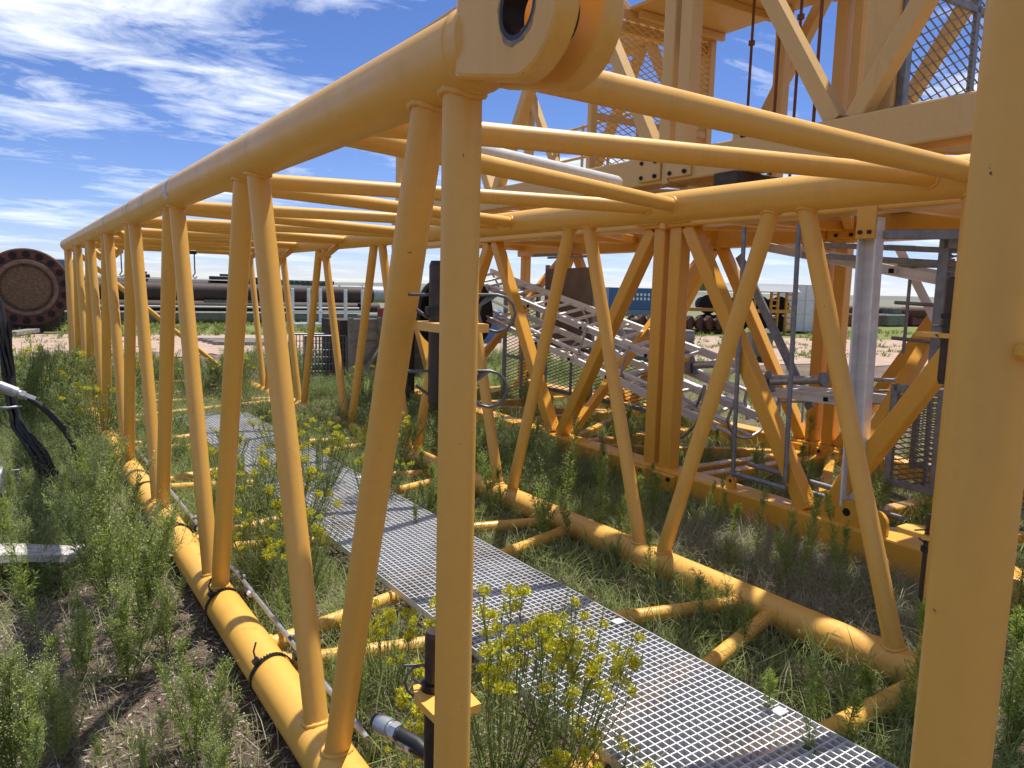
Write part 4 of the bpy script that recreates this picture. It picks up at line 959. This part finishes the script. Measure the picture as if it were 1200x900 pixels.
# ------------------------------------------------------------------ vegetation
def np_mesh(name, V, quads=None, tris=None, mats=(), mi_q=None, mi_t=None):
    me = bpy.data.meshes.new(name); V = np.asarray(V, dtype=np.float32)
    q = np.zeros((0, 4), int) if quads is None else np.asarray(quads, int); t = np.zeros((0, 3), int) if tris is None else np.asarray(tris, int)
    me.vertices.add(len(V)); me.vertices.foreach_set('co', V.ravel())
    loops = np.concatenate([q.ravel(), t.ravel()]).astype(np.int32); me.loops.add(len(loops)); me.loops.foreach_set('vertex_index', loops)
    npol = len(q)+len(t); me.polygons.add(npol)
    ls = np.concatenate([np.arange(len(q))*4, len(q)*4+np.arange(len(t))*3]).astype(np.int32); me.polygons.foreach_set('loop_start', ls)
    for m in mats: me.materials.append(m)
    if mi_q is not None or mi_t is not None:
        mi = np.concatenate([mi_q if mi_q is not None else np.zeros(len(q), int), mi_t if mi_t is not None else np.zeros(len(t), int)]).astype(np.int32)
        me.polygons.foreach_set('material_index', mi)
    me.update(calc_edges=True); return me
def unit(a): return a/np.maximum(np.linalg.norm(a, axis=-1, keepdims=True), 1e-9)
class Veg:
    def __init__(s): s.V = []; s.Q = []; s.M = []; s.n = 0
    def kites(s, P, D, ln, wd, mi, rg, sag=0.0, mid=0.45):
        """one narrow four-cornered leaf per row: base P, direction D"""
        n = len(P); D = unit(D); ln = np.broadcast_to(ln, n)[:, None]; wd = np.broadcast_to(wd, n)[:, None]
        S_ = unit(np.cross(D, rg.normal(size=(n, 3))))
        T_ = P+D*ln; T_[:, 2] -= sag*ln[:, 0]; Mi = P+D*ln*mid
        v = np.stack([P, Mi+S_*wd/2, T_, Mi-S_*wd/2], 1).reshape(-1, 3)
        q = (np.arange(n)[:, None]*4+np.arange(4))+s.n
        s.V.append(v); s.Q.append(q); s.M.append(np.full(n, mi)); s.n += len(v)
    def stem(s, pts, r0, r1, mi, k=3):
        pts = np.asarray(pts); m = len(pts); d = unit(np.gradient(pts, axis=0)); a = np.array([.3, .5, .81]); x = unit(np.cross(d, a)); y = np.cross(d, x)
        rr = np.linspace(r0, r1, m)[:, None]
        rings = [pts+(x*math.cos(2*math.pi*i/k)+y*math.sin(2*math.pi*i/k))*rr for i in range(k)]
        v = np.stack(rings, 1).reshape(-1, 3); q = []
        for j in range(m-1):
            for i in range(k): q.append((j*k+i, j*k+(i+1) % k, (j+1)*k+(i+1) % k, (j+1)*k+i))
        s.V.append(v); s.Q.append(np.array(q)+s.n); s.M.append(np.full(len(q), mi)); s.n += len(v)
    def blades(s, P, D, ln, wd, bend, mi, rg):
        """two-piece arching grass blades"""
        n = len(P); D = unit(D); ln = ln[:, None]; wd = wd[:, None]
        S_ = unit(np.cross(D, np.array([0, 0, 1.])+rg.normal(size=(n, 3))*.3)); H = unit(D*np.array([1, 1, 0])+rg.normal(size=(n, 3))*.05*np.array([1, 1, 0]))
        b = bend[:, None]; A = P+D*ln*.5+H*ln*b*.12; B = P+D*ln*.80+H*ln*b*.55; B[:, 2] -= (ln*b*.22)[:, 0]
        v = np.stack([P-S_*wd/2, P+S_*wd/2, A+S_*wd*.42, A-S_*wd*.42, B+S_*wd*.08, B-S_*wd*.08], 1).reshape(-1, 3)
        i6 = np.arange(n)[:, None]*6+s.n
        q = np.concatenate([i6+np.array([0, 1, 2, 3]), i6+np.array([3, 2, 4, 5])]); s.V.append(v); s.Q.append(q); s.M.append(np.full(len(q), mi)); s.n += len(v)
    def mesh(s, name, mats): return np_mesh(name, np.concatenate(s.V), np.concatenate(s.Q), None, mats, np.concatenate(s.M))

def bez(b, d0, d1, ln, m):
    t = np.linspace(0, 1, m)[:, None]; return b+(d0*(t-t*t*.5)+d1*(t*t*.5))*ln
def brush_meshes(seed, h=.62, ns=60, tilt=.75, flower=1.0, leaf=20, sage=True):
    rg = np.random.default_rng(seed); br, fo, fl_ = Veg(), Veg(), Veg()
    for i in range(ns):
        az = rg.uniform(0, 2*math.pi); ti = tilt*math.sqrt(rg.uniform(0, 1)); ln = h*rg.uniform(.80, 1.06)*(1-.12*ti)
        d0 = np.array([math.cos(az)*math.sin(ti), math.sin(az)*math.sin(ti), math.cos(ti)]); d1 = unit(d0*np.array([.55, .55, 1.1])+rg.normal(size=3)*.12)
        b = np.array([math.cos(az)*.05*rg.uniform(0, 1), math.sin(az)*.05*rg.uniform(0, 1), 0]); p = bez(b, d0, d1, ln, 6); br.stem(p, .0032, .0014, 0)
        k = leaf; tt = rg.uniform(.22, 1, k)*5; ii = np.minimum(tt.astype(int), 4); f = (tt-ii)[:, None]; P = p[ii]*(1-f)+p[ii+1]*f
        D = unit(unit(p[ii+1]-p[ii])*rg.uniform(.5, 1.2, (k, 1))+rg.normal(size=(k, 3))*.55); fo.kites(P, D, rg.uniform(.024, .052, k), rg.uniform(.0026, .0048, k), 0, rg, .1)
        for j in range(3):
            e = p[4]*(1-.6*j/3)+p[5]*(.6*j/3); dd = unit(d1+rg.normal(size=3)*.42); l2 = ln*rg.uniform(.06, .13); tw = np.array([e, e+dd*l2*.5, e+unit(dd+np.array([0, 0, .35]))*l2]); br.stem(tw, .0015, .0009, 0)
            k2 = max(4, leaf//4); f = rg.uniform(0, 1, (k2, 1)); P = tw[0]*(1-f)+tw[2]*f; fo.kites(P, unit(dd+rg.normal(size=(k2, 3))*.6), rg.uniform(.014, .03, k2), rg.uniform(.002, .0034, k2), 0, rg, .05)
            if rg.uniform() < flower:
                m = rg.integers(60, 95); rad = rg.uniform(.019, .031); q = unit(rg.normal(size=(m, 3)))*(rg.uniform(0, 1, (m, 1))**.45)*rad*np.array([1, 1, .75]); P = tw[2]+q; 
                fl_.kites(P-.003, unit(rg.normal(size=(m, 3))*.7+np.array([0, 0, .8])), rg.uniform(.009, .014, m), rg.uniform(.007, .011, m), 0, rg, 0, .6)
    out = [('branches', br.mesh('branches', [M_STEM])), ('foliage', fo.mesh('foliage', [M_SAGE if sage else M_LEAF]))]
    if fl_.V: out.append(('flower_heads', fl_.mesh('flower_heads', [M_FLOWER])))
    return out
def weed_mesh(seed, h=.6, nb=26, bud=.5, leafn=70, spread=.5):
    rg = np.random.default_rng(seed); v = Veg(); ti = rg.uniform(0, .16); az = rg.uniform(0, 6.28)
    d0 = np.array([math.cos(az)*ti, math.sin(az)*ti, 1]); d1 = unit(d0+rg.normal(size=3)*.12); p = bez(np.zeros(3), d0, d1, h, 9); v.stem(p, .0042, .0014, 0, 4)
    tt = rg.uniform(.08, .98, leafn)*8; ii = np.minimum(tt.astype(int), 7); f = (tt-ii)[:, None]; P = p[ii]*(1-f)+p[ii+1]*f
    a = rg.uniform(0, 6.28, leafn); up = rg.uniform(.25, 1.0, leafn); D = np.stack([np.cos(a), np.sin(a), up], 1); v.kites(P, D, rg.uniform(.040, .085, leafn)*(1.1-.35*tt/8), rg.uniform(.0036, .0068, leafn), 1, rg, .12)
    for i in range(nb):
        t = rg.uniform(.30, 1.0); ii = min(int(t*8), 7); b = p[ii]*(1-(t*8-ii))+p[ii+1]*(t*8-ii); a = rg.uniform(0, 6.28); ln = h*rg.uniform(.10, .30)*(1.25-t*.75)*spread*2
        d0 = np.array([math.cos(a)*.8, math.sin(a)*.8, .9]); q = bez(b, unit(d0), unit(d0+np.array([0, 0, 1.1])), ln, 4); v.stem(q, .0016, .0008, 0)
        k = 20; f = rg.uniform(0.1, 1, k)*3; jj = np.minimum(f.astype(int), 2); g = (f-jj)[:, None]; P = q[jj]*(1-g)+q[jj+1]*g
        v.kites(P, unit(unit(q[jj+1]-q[jj])+rg.normal(size=(k, 3))*.6), rg.uniform(.020, .042, k), rg.uniform(.0026, .0046, k), 1, rg, .08)
        if rg.uniform() < bud:
            k = 26; P = q[-1]+rg.normal(size=(k, 3))*np.array([.014, .014, .026]); v.kites(P, unit(rg.normal(size=(k, 3))+np.array([0, 0, .8])), rg.uniform(.007, .013, k), rg.uniform(.004, .008, k), 2, rg)
    return v.mesh('weed', [M_STEM, M_LEAF, M_BUD])
def sage_mesh(seed, h=.55, ns=110):
    rg = np.random.default_rng(seed); v = Veg()
    for i in range(ns):
        az = rg.uniform(0, 6.28); ti = 1.15*math.sqrt(rg.uniform(0, 1)); ln = h*rg.uniform(.55, 1.05); d0 = np.array([math.cos(az)*math.sin(ti), math.sin(az)*math.sin(ti), math.cos(ti)]); d1 = unit(d0*np.array([.6, .6, 1])+rg.normal(size=3)*.25)
        p = bez(np.array([math.cos(az)*.1, math.sin(az)*.1, 0])*rg.uniform(0, 1), d0, d1, ln, 5); dead = rg.uniform() < .16; v.stem(p, .0032, .0012, 2 if dead else 0)
        if dead: continue
        k = 30; tt = rg.uniform(.2, 1, k)*4; ii = np.minimum(tt.astype(int), 3); f = (tt-ii)[:, None]; P = p[ii]*(1-f)+p[ii+1]*f+rg.normal(size=(k, 3))*.012
        v.kites(P, unit(unit(p[ii+1]-p[ii])*.8+rg.normal(size=(k, 3))*.65), rg.uniform(.024, .05, k), rg.uniform(.004, .0075, k), 1, rg, .05)
    return v.mesh('sage', [M_STEM, M_SAGE, M_TWIG])

def bushy_mesh(seed, h=.5, ns=9):
    rg = np.random.default_rng(seed); v = Veg()
    for j in range(ns):
        az = rg.uniform(0, 6.28); ti = rg.uniform(.05, .55); hh = h*rg.uniform(.7, 1.05); d0 = np.array([math.cos(az)*math.sin(ti), math.sin(az)*math.sin(ti), math.cos(ti)]); d1 = unit(d0*np.array([.5, .5, 1])+rg.normal(size=3)*.08)
        p = bez(d0*.02*np.array([1, 1, 0]), d0, d1, hh, 8); v.stem(p, .0034, .0012, 0, 3); m = 70
        tt = rg.uniform(.1, 1, m)*7; ii = np.minimum(tt.astype(int), 6); f = (tt-ii)[:, None]; P = p[ii]*(1-f)+p[ii+1]*f; a = rg.uniform(0, 6.28, m)
        v.kites(P, np.stack([np.cos(a), np.sin(a), rg.uniform(.3, 1.1, m)], 1), rg.uniform(.022, .05, m), rg.uniform(.0032, .006, m), 1, rg, .1)
        for i in range(13):
            t = rg.uniform(.25, 1.0)*7; ii = min(int(t), 6); b = p[ii]*(1-(t-ii))+p[ii+1]*(t-ii); a = rg.uniform(0, 6.28); ln = hh*rg.uniform(.10, .26); d = np.array([math.cos(a)*.7, math.sin(a)*.7, .9]); q = bez(b, unit(d), unit(d+np.array([0, 0, .9])), ln, 4); v.stem(q, .0013, .0007, 0)
            k = 16; f = rg.uniform(.05, 1, k)*3; jj = np.minimum(f.astype(int), 2); g = (f-jj)[:, None]; P = q[jj]*(1-g)+q[jj+1]*g; v.kites(P, unit(unit(q[jj+1]-q[jj])+rg.normal(size=(k, 3))*.6), rg.uniform(.014, .030, k), rg.uniform(.0026, .0046, k), 1, rg, .06)
            if rg.uniform() < .7: k = 14; P = q[-1]+rg.normal(size=(k, 3))*np.array([.012, .012, .022]); v.kites(P, unit(rg.normal(size=(k, 3))+np.array([0, 0, .8])), rg.uniform(.006, .011, k), rg.uniform(.004, .007, k), 2, rg)
    return v.mesh('bushy_weed', [M_STEM, M_LEAF, M_BUD])
BR = [brush_meshes(11, .66, 40, .66, .5, 30), brush_meshes(12, .55, 30, .80, .55, 28), brush_meshes(13, .70, 44, .58, .45, 30)]
BG0 = len(BR); BG_ = [brush_meshes(14, .6, 80, .85, .10, 44), brush_meshes(15, .7, 90, .8, .04, 44), brush_meshes(16, .62, 62, .72, .20, 40)]
WE = [weed_mesh(21, .62, 40, .6, 120), weed_mesh(22, .72, 44, .35, 150), weed_mesh(23, .5, 34, .1, 110), weed_mesh(24, .66, 60, .95, 120, .6), weed_mesh(25, .42, 26, .0, 100, .5), weed_mesh(26, .8, 34, .05, 190, .3)]
BW = [bushy_mesh(41), bushy_mesh(42, .5, 12), bushy_mesh(43, .5, 7)]
SG = [sage_mesh(31), sage_mesh(32, .5, 90), sage_mesh(33, .65, 130)]
def put(o, x, y, sc, rz, sz=None):
    o.location = (x, y, gh(x, y)-.01); o.rotation_euler = (random.uniform(-.06, .06), random.uniform(-.06, .06), rz); o.scale = (sc, sc, sz or sc); return o
def bush(kind, x, y, h, label, group=None, wide=1.0):
    base = {0: .66, 1: .55, 2: .70}.get(kind, .62); parts = (BR+BG_)[kind]; e = thing('rabbitbrush', label, 'shrub', (x, y, 0), group); put(e, x, y, 1, random.uniform(0, 6.28)); s_ = h/base; e.scale = (s_*wide, s_*wide, s_)
    for nm, me in parts:
        o = bpy.data.objects.new(nm, me); col.objects.link(o); o.parent = e; o['kind'] = 'stuff'
def weed(k, x, y, h, label, group, name='tall_weed', cat='weed'):
    base = (.62, .72, .5, .66, .42, .8)[k]; o = bpy.data.objects.new(name, WE[k]); col.objects.link(o); put(o, x, y, h/base*random.uniform(.95, 1.05), random.uniform(0, 6.28), h/base); tag(o, label, cat, group)
def sage(k, x, y, h, label, group):
    o = bpy.data.objects.new('grey_green_shrub', SG[k]); col.objects.link(o); s_ = h/(.55, .5, .65)[k]; put(o, x, y, s_*random.uniform(.95, 1.25), random.uniform(0, 6.28), s_); tag(o, label, 'shrub', group)
def bushy(k, x, y, h, label, group):
    o = bpy.data.objects.new('bushy_weed', BW[k]); col.objects.link(o); s_ = h/.5; put(o, x, y, s_*random.uniform(.9, 1.15), random.uniform(0, 6.28), s_); tag(o, label, 'weed', group)
def by_px(px, pb, pt):
    g = G(px, pb); d = ray(px, pb).dot(CF); depth = (g-Vector((0, 0, CAMH))).dot(CF); return g.x, g.y, max(.12, (pb-pt)*depth/FPX*1.02)
random.seed(5)
# flowering bushes, each placed where it stands
for px, pb, pt, k, w, lab in (
    (585, 930, 690, 0, 1.0, 'yellow flowering rabbitbrush just right of the left front post'),
    (655, 925, 705, 2, .9, 'yellow flowering rabbitbrush spilling over the near edge of the grating'),
    (700, 985, 850, 1, 1.0, 'low yellow flowering rabbitbrush at the bottom edge under the grating'),
    (452, 830, 700, 1, .8, 'yellow flowering rabbitbrush at the left of the front post above the couplings'),
    (412, 800, 760, 1, .7, 'small rabbitbrush between the two tubes that meet at the left bottom chord'),
    (480, 925, 830, 1, .8, 'small yellow flowered brush beside the hydraulic couplings'),
    (250, 935, 885, 1, .8, 'tiny yellow flowered brush at the bottom edge left of the bottom chord'),
    (335, 668, 535, 5, .95, 'flowering rabbitbrush behind the second tube pair at the left grating edge'),
    
    (440, 610, 520, 5, .8, 'flowering rabbitbrush growing through the grating left of the front tubes'),
    (300, 612, 525, 5, 1.0, 'flowering rabbitbrush at the left side of the grating farther back'),
    (372, 590, 492, 5, 1.0, 'bright flowering rabbitbrush on the far half of the walkway'),
    (455, 560, 478, 5, 1.0, 'flowering rabbitbrush near the right bottom chord behind the front tubes'),
    (330, 545, 480, 5, 1.1, 'rabbitbrush at the far end of the walkway'),
    (352, 705, 590, 5, .8, 'flowering rabbitbrush left of the grating under the leaning front tube'),
    (300, 690, 600, 5, 1.0, 'rabbitbrush between the left bottom chord and the grating, middle'),
    
    (262, 560, 500, 5, 1.1, 'small rabbitbrush by the third pair of tubes')):
    x, y, h = by_px(px, pb, pt); bush(k, x, y, h, lab, None, w)
for i, (px, pb, pt) in enumerate(((118, 520, 430), (60, 505, 410), (95, 480, 402), (30, 500, 415), (140, 470, 400), (230, 470, 420), (275, 460, 408), (320, 455, 405), (190, 455, 405), (20, 470, 412), (480, 470, 440), (430, 475, 430))):
    x, y, h = by_px(px, pb, pt); bush(3+i % 2, x, y, h, 'green brush shrub in the thicket around the far end of the boom' , 'brush thicket at the far end', 1.25)
# named weeds in the open ground at left
for px, pb, pt, k, lab in (
    (15, 905, 762, 3, 'bushy weed with pale buds in the bottom left corner'), (50, 900, 800, 3, 'budding weed right of the bushy one in the bottom left corner'),
    (48, 760, 575, 5, 'tall dark weed stalk in front of the weathered plank'), (140, 690, 560, 3, 'light green weed at the right end of the weathered plank'),
    (165, 760, 600, 0, 'tall light green weed left of the bottom chord'), (150, 800, 690, 3, 'pale budded weed in the open ground at left'),
    (235, 870, 740, 0, 'weed beside the bottom chord near the second strap'), (250, 850, 760, 2, 'short weed close to the bottom chord between straps'),
    (190, 890, 830, 3, 'small pale weed near the bottom edge at left'), (120, 900, 850, 2, 'short weed at the bottom edge of the open ground'),
    (885, 668, 572, 5, 'upright weed stalk in front of the tower beam, leftmost of three'), (935, 700, 580, 5, 'upright weed stalk in front of the tower beam, middle of three'), (985, 708, 578, 5, 'upright weed stalk in front of the tower beam, rightmost of three'),
    (825, 745, 665, 4, 'leafy weed against the right bottom chord above the grating'), (865, 775, 700, 2, 'leafy weed where two cross tubes meet the right bottom chord'),
    (900, 870, 770, 4, 'fresh green weed right of the grating near the chord'), (960, 860, 755, 2, 'green weed between grating and right bottom chord at right'), (1020, 850, 775, 4, 'fresh weed left of the thick right post by the chord'), (945, 935, 790, 5, 'thin weed at the right edge of the grating'),
    (660, 610, 480, 5, 'tall weed behind the V of tubes in front of the tower beam'), (700, 640, 540, 1, 'weed behind the right bottom chord left of the second V'), (745, 660, 560, 1, 'weed behind the right bottom chord at the foot of the second V'),
    (575, 610, 530, 2, 'weed at the right bottom chord beside the front post'), (740, 770, 735, 4, 'tiny sprig growing through the grating'), (490, 640, 590, 4, 'small sprig growing through the grating left of the front post')):
    x, y, h = by_px(px, pb, pt); weed(k, x, y, h, lab, None)
for px, pb, pt, k, lab in (
    (18, 915, 765, 1, 'big bushy weed with pale buds filling the bottom left corner'), (75, 885, 800, 0, 'bushy weed right of the big one in the bottom left corner'), (128, 705, 560, 0, 'lush light green bushy weed at the end of the weathered plank'),
    (165, 725, 590, 1, 'lush light green bushy weed leaning on the left bottom chord'), (150, 800, 680, 2, 'bushy weed halfway across the open ground at left'), (228, 880, 760, 0, 'bushy weed by the left bottom chord below the second strap'),
     (195, 760, 660, 2, 'bushy weed beside the left bottom chord above the middle strap'), (262, 905, 800, 2, 'bushy weed at the near end of the left bottom chord'),
    (95, 800, 710, 2, 'bushy weed standing alone in the left litter patch'),  (120, 600, 510, 0, 'bushy weed at the foot of the hanging hoses'), (170, 905, 840, 2, 'low bushy weed at the bottom edge'),
    (640, 640, 545, 2, 'bushy weed right of the front post behind the right bottom chord'), (560, 560, 480, 0, 'bushy weed behind the front post by the far V'), (1180, 880, 720, 1, 'bushy weed right of the thick right post'), (1190, 760, 640, 2, 'bushy weed behind the thick right post')):
    x, y, h = by_px(px, pb, pt); bushy(k, x, y, h, lab, None)
# scattered weeds by zone
def scatter(n, zone, hr, kinds, label, group, fn=weed, avoid=True, dens=None):
    c = 0; tries = 0
    while c < n and tries < n*30:
        tries += 1; x, y = random.uniform(*zone[0]), random.uniform(*zone[1])
        if avoid and (GX0-.03 < x < GX1+.03 and y < GY1 and random.random() < .93): continue
        if abs(x-XL) < .11 or abs(x-XR) < .11: continue
        if avoid and TX0+TK*y-.06 < x < TX0+TK*y+.3: continue
        if dens and random.random() > dens(x, y): continue
        fn(random.choice(kinds), x, y, random.uniform(*hr), label, group); c += 1
scatter(44, ((-1.4, .70), (2.3, 6.5)), (.18, .46), (0, 3, 3, 0, 2), 'thin light green weed in the open ground left of the boom', 'weeds left of the boom')
scatter(24, ((-1.5, .68), (4.4, 9)), (.2, .42), (0, 1, 2), 'small bushy green weed left of the boom', 'bushy weeds left of the boom', bushy)
scatter(26, ((.98, 3.1), (1.6, 8)), (.16, .32), (0, 1, 2), 'small bushy green weed inside the boom', 'bushy weeds inside the boom', bushy)
scatter(24, ((4.8, 8.5), (2.5, 10)), (.25, .5), (0, 1, 2), 'bushy green weed under the tower sections', 'bushy weeds under the tower', bushy)
scatter(62, ((3.32, 4.5), (2.4, 9.5)), (.2, .46), (1, 2, 4, 5, 0), 'dark green weed in the strip between boom and tower', 'weeds between boom and tower')
scatter(58, ((.98, 3.1), (1.2, 9)), (.14, .38), (1, 2, 4), 'green weed between the bottom tubes of the boom', 'weeds inside the boom')
scatter(52, ((4.75, 7.6), (1.6, 12)), (.22, .55), (0, 1, 2, 4), 'green weed among the floor beams of the tower sections', 'weeds inside the tower')
scatter(20, ((7.2, 14), (5, 13)), (.3, .6), (0, 1, 3), 'pale green weed behind the tower sections', 'weeds behind the tower')
scatter(7, ((1.25, 2.6), (.1, 1.0)), (.25, .5), (0, 1, 4), 'weed at the foot of the thick right post', 'weeds at the right post')
scatter(8, ((2.6, 4.2), (.6, 1.4)), (.3, .55), (0, 1, 4), 'weed right of the thick right post', 'weeds right of the post')
scatter(84, ((-1.9, .68), (4.6, 9.8)), (.26, .46), (0, 1, 2), 'grey green shrub in the dense brush left of the boom', 'grey brush left of the boom', sage)
scatter(60, ((-2.6, .66), (9.5, 15)), (.40, .66), (0, 1, 2), 'grey green shrub in the brush at the far left', 'grey brush at the far left', sage)
scatter(45, ((1.0, 3.1), (7, 14)), (.28, .52), (0, 1, 2), 'grey green shrub inside the far end of the boom', 'brush inside the far boom', sage)
scatter(45, ((3.3, 4.6), (4.6, 12)), (.28, .52), (0, 1, 2), 'grey green shrub between the far boom and the tower', 'brush between boom and tower', sage)
scatter(34, ((4.2, 9.5), (11, 16)), (.4, .65), (0, 1, 2), 'grey green shrub behind the left tower section', 'brush behind the left tower', sage)

# grass, dry stalks and litter: nobody could count them
def stuff_blades(name, label, cat, zones, mat, dry=False):
    rg = np.random.default_rng(len(name)*7+3); v = Veg()
    for n, (x0, x1), (y0, y1), (h0, h1), w in zones:
        # clumped: choose clump centres, then blades about them
        m = max(4, n//16); cx, cy = rg.uniform(x0, x1, m), rg.uniform(y0, y1, m); ch = rg.uniform(.55, 1.15, m); k = rg.integers(0, m, n)
        x = cx[k]+rg.normal(size=n)*.05*(1+w*20); y = cy[k]+rg.normal(size=n)*.05*(1+w*20)
        ok = ~((x > GX0-.01) & (x < GX1+.01) & (y < GY1) & (rg.uniform(size=n) < .95)); ok &= (np.abs(x-XL) > .07) & (np.abs(x-XR) > .07)
        x, y, k = x[ok], y[ok], k[ok]; n2 = len(x); P = np.stack([x, y, np.zeros(n2)-.005], 1)
        D = np.concatenate([rg.normal(size=(n2, 2))*(.75 if dry else .42), np.ones((n2, 1))], 1)
        v.blades(P, D, rg.uniform(h0, h1, n2)*ch[k], rg.uniform(.5, 1.1, n2)*w, rg.uniform(.1, 1.0, n2), 0, rg)
    if dry:    # loose stalks fallen on the walkway
        n = 160; P = np.stack([rg.uniform(GX0, GX1, n), rg.uniform(.8, 9, n), np.full(n, GZ+.006)], 1); D = rg.normal(size=(n, 3))*np.array([1, 1, .03]); v.kites(P, D, rg.uniform(.06, .30, n), rg.uniform(.003, .005, n), 0, rg)
    o = place(name, v.mesh(name, [mat])); tag(o, label, cat, None, 'stuff')
stuff_blades('grass', 'green grass blades over the ground around the boom and tower', 'grass', [
    (7000, (-1.8, .78), (2.0, 5), (.05, .18), .0042), (15000, (-2.0, .78), (4.8, 8), (.08, .28), .005), (40000, (-2.6, .78), (5.0, 15), (.14, .38), .006), (44000, (.93, 3.12), (.9, 9), (.09, .34), .005), (14000, (.95, 3.1), (8, 15), (.15, .40), .007),
    (8000, (3.28, 4.5), (1.4, 4), (.08, .26), .0045), (28000, (3.28, 4.5), (3.6, 10), (.10, .32), .005), (34000, (4.5, 7.6), (1, 12), (.12, .40), .006), (12000, (7.4, 14), (4, 13), (.1, .3), .009), (12000, (4, 12), (10, 17), (.15, .42), .009), (7000, (1.2, 4.2), (.0, 1.5), (.10, .36), .0045)], M_GRASS)
stuff_blades('dry_grass', 'dry straw coloured stalks tangled on the ground', 'grass', [
    (4500, (-1.8, .78), (2.2, 6), (.06, .24), .0028), (8000, (-2.2, .78), (5, 12), (.15, .45), .0038), (6000, (.93, 3.12), (.9, 9), (.1, .34), .003), (8000, (3.3, 4.4), (1.2, 3.6), (.10, .36), .003), (6000, (3.3, 7.5), (3, 11), (.1, .36), .0036), (3500, (.95, 3.1), (8, 14), (.2, .5), .0045)], M_DRY, True)
rg = np.random.default_rng(99); v = Veg(); n = 70000
x = np.concatenate([rg.uniform(-2.2, .8, n//2), rg.uniform(.9, 4.6, n-n//2)]); y = np.concatenate([rg.uniform(2.2, 8, n//2), rg.uniform(.6, 8, n-n//2)])
z = .006+.018*np.sin(1.3*x+.4*y)*np.cos(.9*y-.5*x)+.012*np.sin(3.1*x-1.7*y)+rg.uniform(0, .012, n)
D = rg.normal(size=(n, 3))*np.array([1, 1, .18]); v.kites(np.stack([x, y, z], 1), D, rg.uniform(.008, .05, n), rg.uniform(.003, .011, n), 0, rg, 0, .5)
o = place('ground_litter', v.mesh('ground_litter', [M_CHIP])); tag(o, 'brown chips and dead stem litter over the bare soil', 'litter', None, 'stuff')
stuff_blades('far_grass', 'bright green grass verge beyond the dirt road', 'grass', [
    (14000, (-12, 20), (25, 33), (.12, .34), .03), (5000, (-14, 4), (20, 27), (.06, .18), .02), (7000, (18, 40), (12, 30), (.12, .34), .03), (2600, (8, 24), (12, 17), (.06, .2), .02)], M_LAWN)
